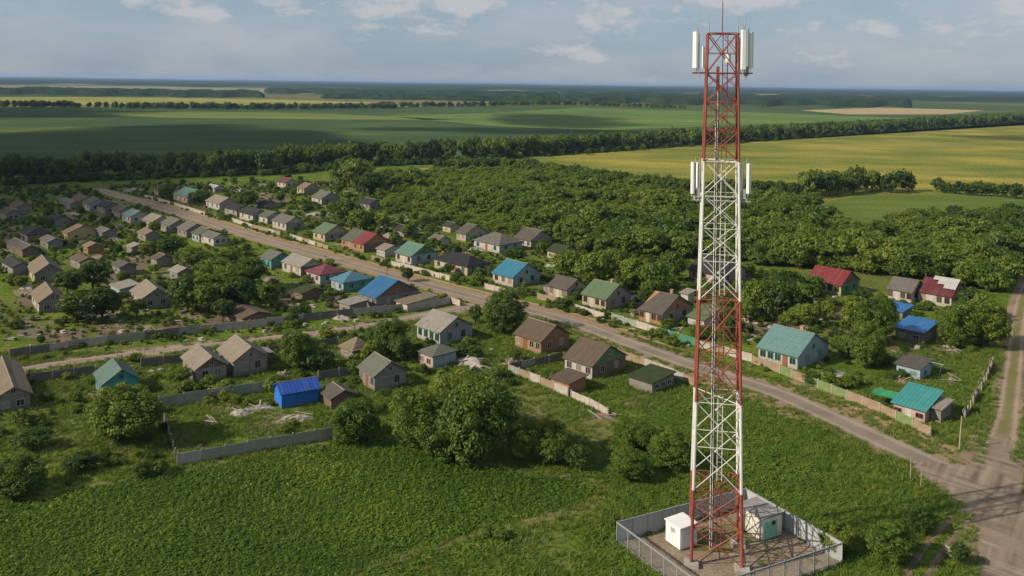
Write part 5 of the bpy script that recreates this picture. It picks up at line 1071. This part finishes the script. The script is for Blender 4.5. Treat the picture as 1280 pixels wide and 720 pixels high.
bp = np.array(bp); fx = bp[:, 0]; h = rng.uniform(10.5, 14.5, len(bp)) * np.where(rng.random(len(bp)) < .25, .75, 1); w_ = h * rng.uniform(.5, .75, len(bp)); scatter('tree_belt', bp, np.stack([w_, w_, h], 1), P_BELT, 6, 'long dark belt of tall trees behind the village', 'tree belt')
ul = [(a.x, a.y) for a in bl]; up = np.concatenate([np.array([p]) + rng.normal(size=(5, 2)) * (6, 3) for p in ul]); trees_stuff('belt_scrub', up, 2, 5, 1.1, P_BUSH, 6, 'low scrub along the foot of the tree belt', 'scrub')
b2 = []
for seg, dens in ((((-120, 134.5), (0, 134.5), (95, 135)), 1.5), (((100, 135), (140, 135.5)), 14), (((145, 136), (300, 137), (480, 136), (475, 134)), 1.5), (((480, 135), (560, 134), (700, 132), (860, 137)), 3.5)):
    ln = smooth_line(PX(*seg), 10)
    for a, b in zip(ln, ln[1:]):
        d = b - a
        for k in range(max(1, int(d.length / dens))): p = a + d * rng.random(); b2.append((p.x + rng.normal() * 2, p.y + rng.uniform(0, 25)))
trees_stuff('far_tree_line', np.array(b2), 6, 12.5, .8, P_BELT, 6, 'thin dark line of trees across the far fields', 'tree line')
# forests at the horizon: lumpy canopy blocks
M_FOR, t_, b_, o_ = newmat('forest_canopy'); p_ = pos(t_); t_.links.new(ramp(t_, noise(t_, p_, .03, 5, .7), [(.35, (.010, .024, .012)), (.65, (.035, .062, .022))]), b_.inputs['Base Color']); b_.inputs['Roughness'].default_value = 1; b_.inputs['Specular IOR Level'].default_value = 0
bump(t_, b_, noise(t_, p_, .05, 5, .7), 1, 6)
def forest(x0, x1, y0, y1, label, n=60, m_=14, h_=13):
    bm = bmesh.new(); g = {}
    for i in range(n + 1):
        for j in range(m_ + 1):
            s_ = x0 + (x1 - x0) * i / n; v_ = y0 + (y1 - y0) * j / m_
            wob = (math.sin(i * .9 + x0) + math.sin(i * .37 + y0) * 1.4) * .06 * (y1 - y0) * (1 if j < m_ else 1); off = (s_ - 640) * math.tan(ROLL)
            p = at(s_, off + 103 + v_ + (wob if 0 < j else wob * .5)); e = min(j, m_ - j, 3) / 3 if j in (0, m_) else 1
            g[i, j] = bm.verts.new((p.x, p.y, -.1 if j in (0, m_) or i in (0, n) else h_ * random.uniform(.75, 1.1)))
    for i in range(n):
        for j in range(m_): bm.faces.new((g[i, j], g[i + 1, j], g[i + 1, j + 1], g[i, j + 1]))
    bmesh.ops.recalc_face_normals(bm, faces=bm.faces); me = bpy.data.meshes.new('distant_forest'); bm.to_mesh(me); bm.free(); me.materials.append(M_FOR)
    tag(link('distant_forest', me), label, 'forest', None, 'stuff')
forest(-300, 1600, 1.7, 10.5, 'blue green forest filling the horizon', 120, 10)
forest(-200, 330, 17.5, 24, 'dark forest strip before a pale field', 70, 5); forest(330, 700, 13, 18, 'broken dark forest beyond the pale fields', 60, 5)
forest(700, 1140, 11.5, 24.5, 'large dark blue forest behind the tower', 70, 8); forest(400, 760, 21.5, 24, 'thin dark forest line beside the far fields', 60, 3); forest(1120, 1600, 12, 16, 'low dark forest far beyond the yellow field', 50, 4)
# village undergrowth
vil = PX((-60, 640), (-60, 236), (180, 231), (430, 226), (500, 255), (640, 292), (840, 325), (1000, 345), (1110, 372), (1230, 392), (1230, 440), (1105, 480), (1040, 488), (860, 440), (600, 372), (560, 400), (640, 455), (720, 490), (620, 480), (520, 500), (420, 540), (220, 590))
Pu = fillpoly(vil, 2.15); Pu = Pu[clear(Pu, .9, .8) & inframe(Pu)]; Pu = Pu[vnoise(Pu, .12, 21) + rng.normal(size=len(Pu)) * .5 > np.where(Pu[:, 0] < -62, -.3, -.1)]; Pu = Pu[~inpoly(Pu, yard) | (rng.random(len(Pu)) < .15)]
hu = rng.uniform(.4, 1.6, len(Pu)) * np.where(rng.random(len(Pu)) < .12, 1.9, 1) * np.where(Pu[:, 0] < -60, .75, 1); wu = hu * rng.uniform(1.0, 1.7, len(Pu)); tn = vnoise(Pu, .05, 22) + rng.normal(size=len(Pu)) * .6 - np.where(Pu[:, 0] < -70, .5, 0)
scatter('undergrowth', Pu, np.stack([wu, wu, hu], 1), P_BUSH, lambda n: np.where(tn > .5, rng.integers(6, 9, n), np.where(tn > -.5, rng.integers(3, 6, n), rng.integers(0, 3, n))), 'tangled garden plants and shrubs between the houses', 'undergrowth')
P_LIT = []
for i, mt in enumerate((M_PALE, M_PLANK, M_RUB, M_CONW, M_PALE, M_DARKF)):
    m = MB(); rd = random.Random(i)
    if i % 2: m.box(-.9, .9, -.1, .1, .02, .12); m.box(-.5, .6, .25, .42, .0, .1, 0, Matrix.Rotation(.6, 4, 'Z'))
    else: m.box(-.4, .35, -.3, .3, -.1, .45, 0, Matrix.Rotation(.3, 4, 'Z')); m.box(.45, .9, -.2, .25, -.1, .2)
    P_LIT.append(m.mesh('litter_bit', mt))
PL_ = protos('litterbits', P_LIT)
Pt = fillpoly(vil, 3.1); Pt = Pt[clear(Pt, .4, .8) & inframe(Pt)]; Pt = Pt[(vnoise(Pt, .10, 71) + rng.normal(size=len(Pt)) * .5 > .6)]
sl_ = rng.uniform(.5, 1.5, len(Pt)); scatter('litter', Pt, np.stack([sl_, sl_, sl_ * .8], 1), PL_, 6, 'pale scraps of board and stone strewn over the yards', 'litter')
# weeds round the compound and along the crop edge
wz = PX((700, 720), (760, 640), (752, 606), (640, 588), (560, 566), (490, 545), (640, 545), (720, 570), (820, 520), (868, 492), (940, 505), (1050, 545), (1130, 590), (1200, 630), (1180, 660), (1100, 760), (600, 800), (430, 730), (540, 685), (640, 660))
Pz = fillpoly(wz, .68); Pz = Pz[clear(Pz, .5, .2) & inframe(Pz)]; Pz = Pz[distline(Pz, [(p.x, p.y) for p in crop_poly]) > 1.4]; k = vnoise(Pz, .16, 31) + rng.normal(size=len(Pz)) * .35; Pz, k = Pz[k > -.9], k[k > -.9]
sz = np.clip(.75 + .35 * k + rng.uniform(-.2, .3, len(Pz)), .4, 1.7); scatter('weeds', Pz, np.stack([sz * 1.25, sz * 1.25, sz * .40], 1), P_WEED, 4, 'lush green weeds around the compound and the crop field', 'weeds')
Pq = fillpoly(wz, 4.2); Pq = Pq[clear(Pq, 1, .8) & inframe(Pq)]; Pq = Pq[(vnoise(Pq, .10, 33) > .5) & (Pq[:, 0] < 17)]; hq = rng.uniform(.7, 1.7, len(Pq)); wq = hq * rng.uniform(1, 1.5, len(Pq))
scatter('thicket', Pq, np.stack([wq, wq, hq], 1), P_BUSH, lambda n: rng.integers(2, 8, n), 'knee high thicket on the weedy ground by the tower', 'thicket')
ca, sa = math.cos(R(20)), math.sin(R(20)); cq = [(p.x * ca + p.y * sa, -p.x * sa + p.y * ca) for p in crop_poly]
ax_ = np.arange(min(q[0] for q in cq), max(q[0] for q in cq), .33); ay_ = np.arange(min(q[1] for q in cq), max(q[1] for q in cq), .62); gx_, gy_ = np.meshgrid(ax_, ay_)
gq = np.stack([gx_.ravel(), gy_.ravel()], 1); gq = gq + rng.normal(size=gq.shape) * (.12, .11); gq = gq[rng.random(len(gq)) > .07]
Pc = np.stack([gq[:, 0] * ca - gq[:, 1] * sa, gq[:, 0] * sa + gq[:, 1] * ca], 1); Pc = Pc[inpoly(Pc, crop_poly)]; Pc = Pc[inframe(Pc, 30)]; sc_ = rng.uniform(.45, .80, len(Pc)) * (1 + .15 * vnoise(Pc, .2, 41)); scatter('crop_plants', Pc, np.stack([sc_, sc_, sc_ * .65], 1), P_CROP, 4, 'leafy crop plants covering the field', 'crop')
near = PX((-40, 760), (-40, 440), (160, 440), (520, 395), (640, 380), (860, 440), (1060, 500), (1120, 440), (1330, 430), (1330, 800))
Pg = fillpoly(near, .62); Pg = Pg[clear(Pg, .2, -1.2) & inframe(Pg, 30) & ~inpoly(Pg, crop_poly)]; Pg = Pg[vnoise(Pg, .25, 51) + rng.normal(size=len(Pg)) * .6 > -.5]
sg = rng.uniform(.35, .75, len(Pg)); scatter('grass', Pg, np.stack([sg * 1.5, sg * 1.5, sg * .8], 1), P_GRASS, 4, 'short rough grass of verges, yards and plots', 'grass')
# weeds inside the compound
Pi = fillpoly([cl.lerp(cr, .1), cf.lerp(cb_, .1), cr.lerp(cl, .1), cb_.lerp(cf, .1)], .8); Pi = Pi[(vnoise(Pi, .5, 61) > .55)]; ok = np.ones(len(Pi), bool)
for x, y, a, hx, hy, r_ in HOUSES[-2:]:
    dx, dy = Pi[:, 0] - x, Pi[:, 1] - y; ok &= ~((abs(dx * math.cos(a) + dy * math.sin(a)) < hx + .2) & (abs(-dx * math.sin(a) + dy * math.cos(a)) < hy + .2))
Pi = Pi[ok]; sg = rng.uniform(.2, .45, len(Pi)); scatter('gravel_weeds', Pi, np.stack([sg * 1.6, sg * 1.6, sg * .6], 1), P_GRASS, 4, 'thin weeds sprouting in the compound gravel', 'weeds')
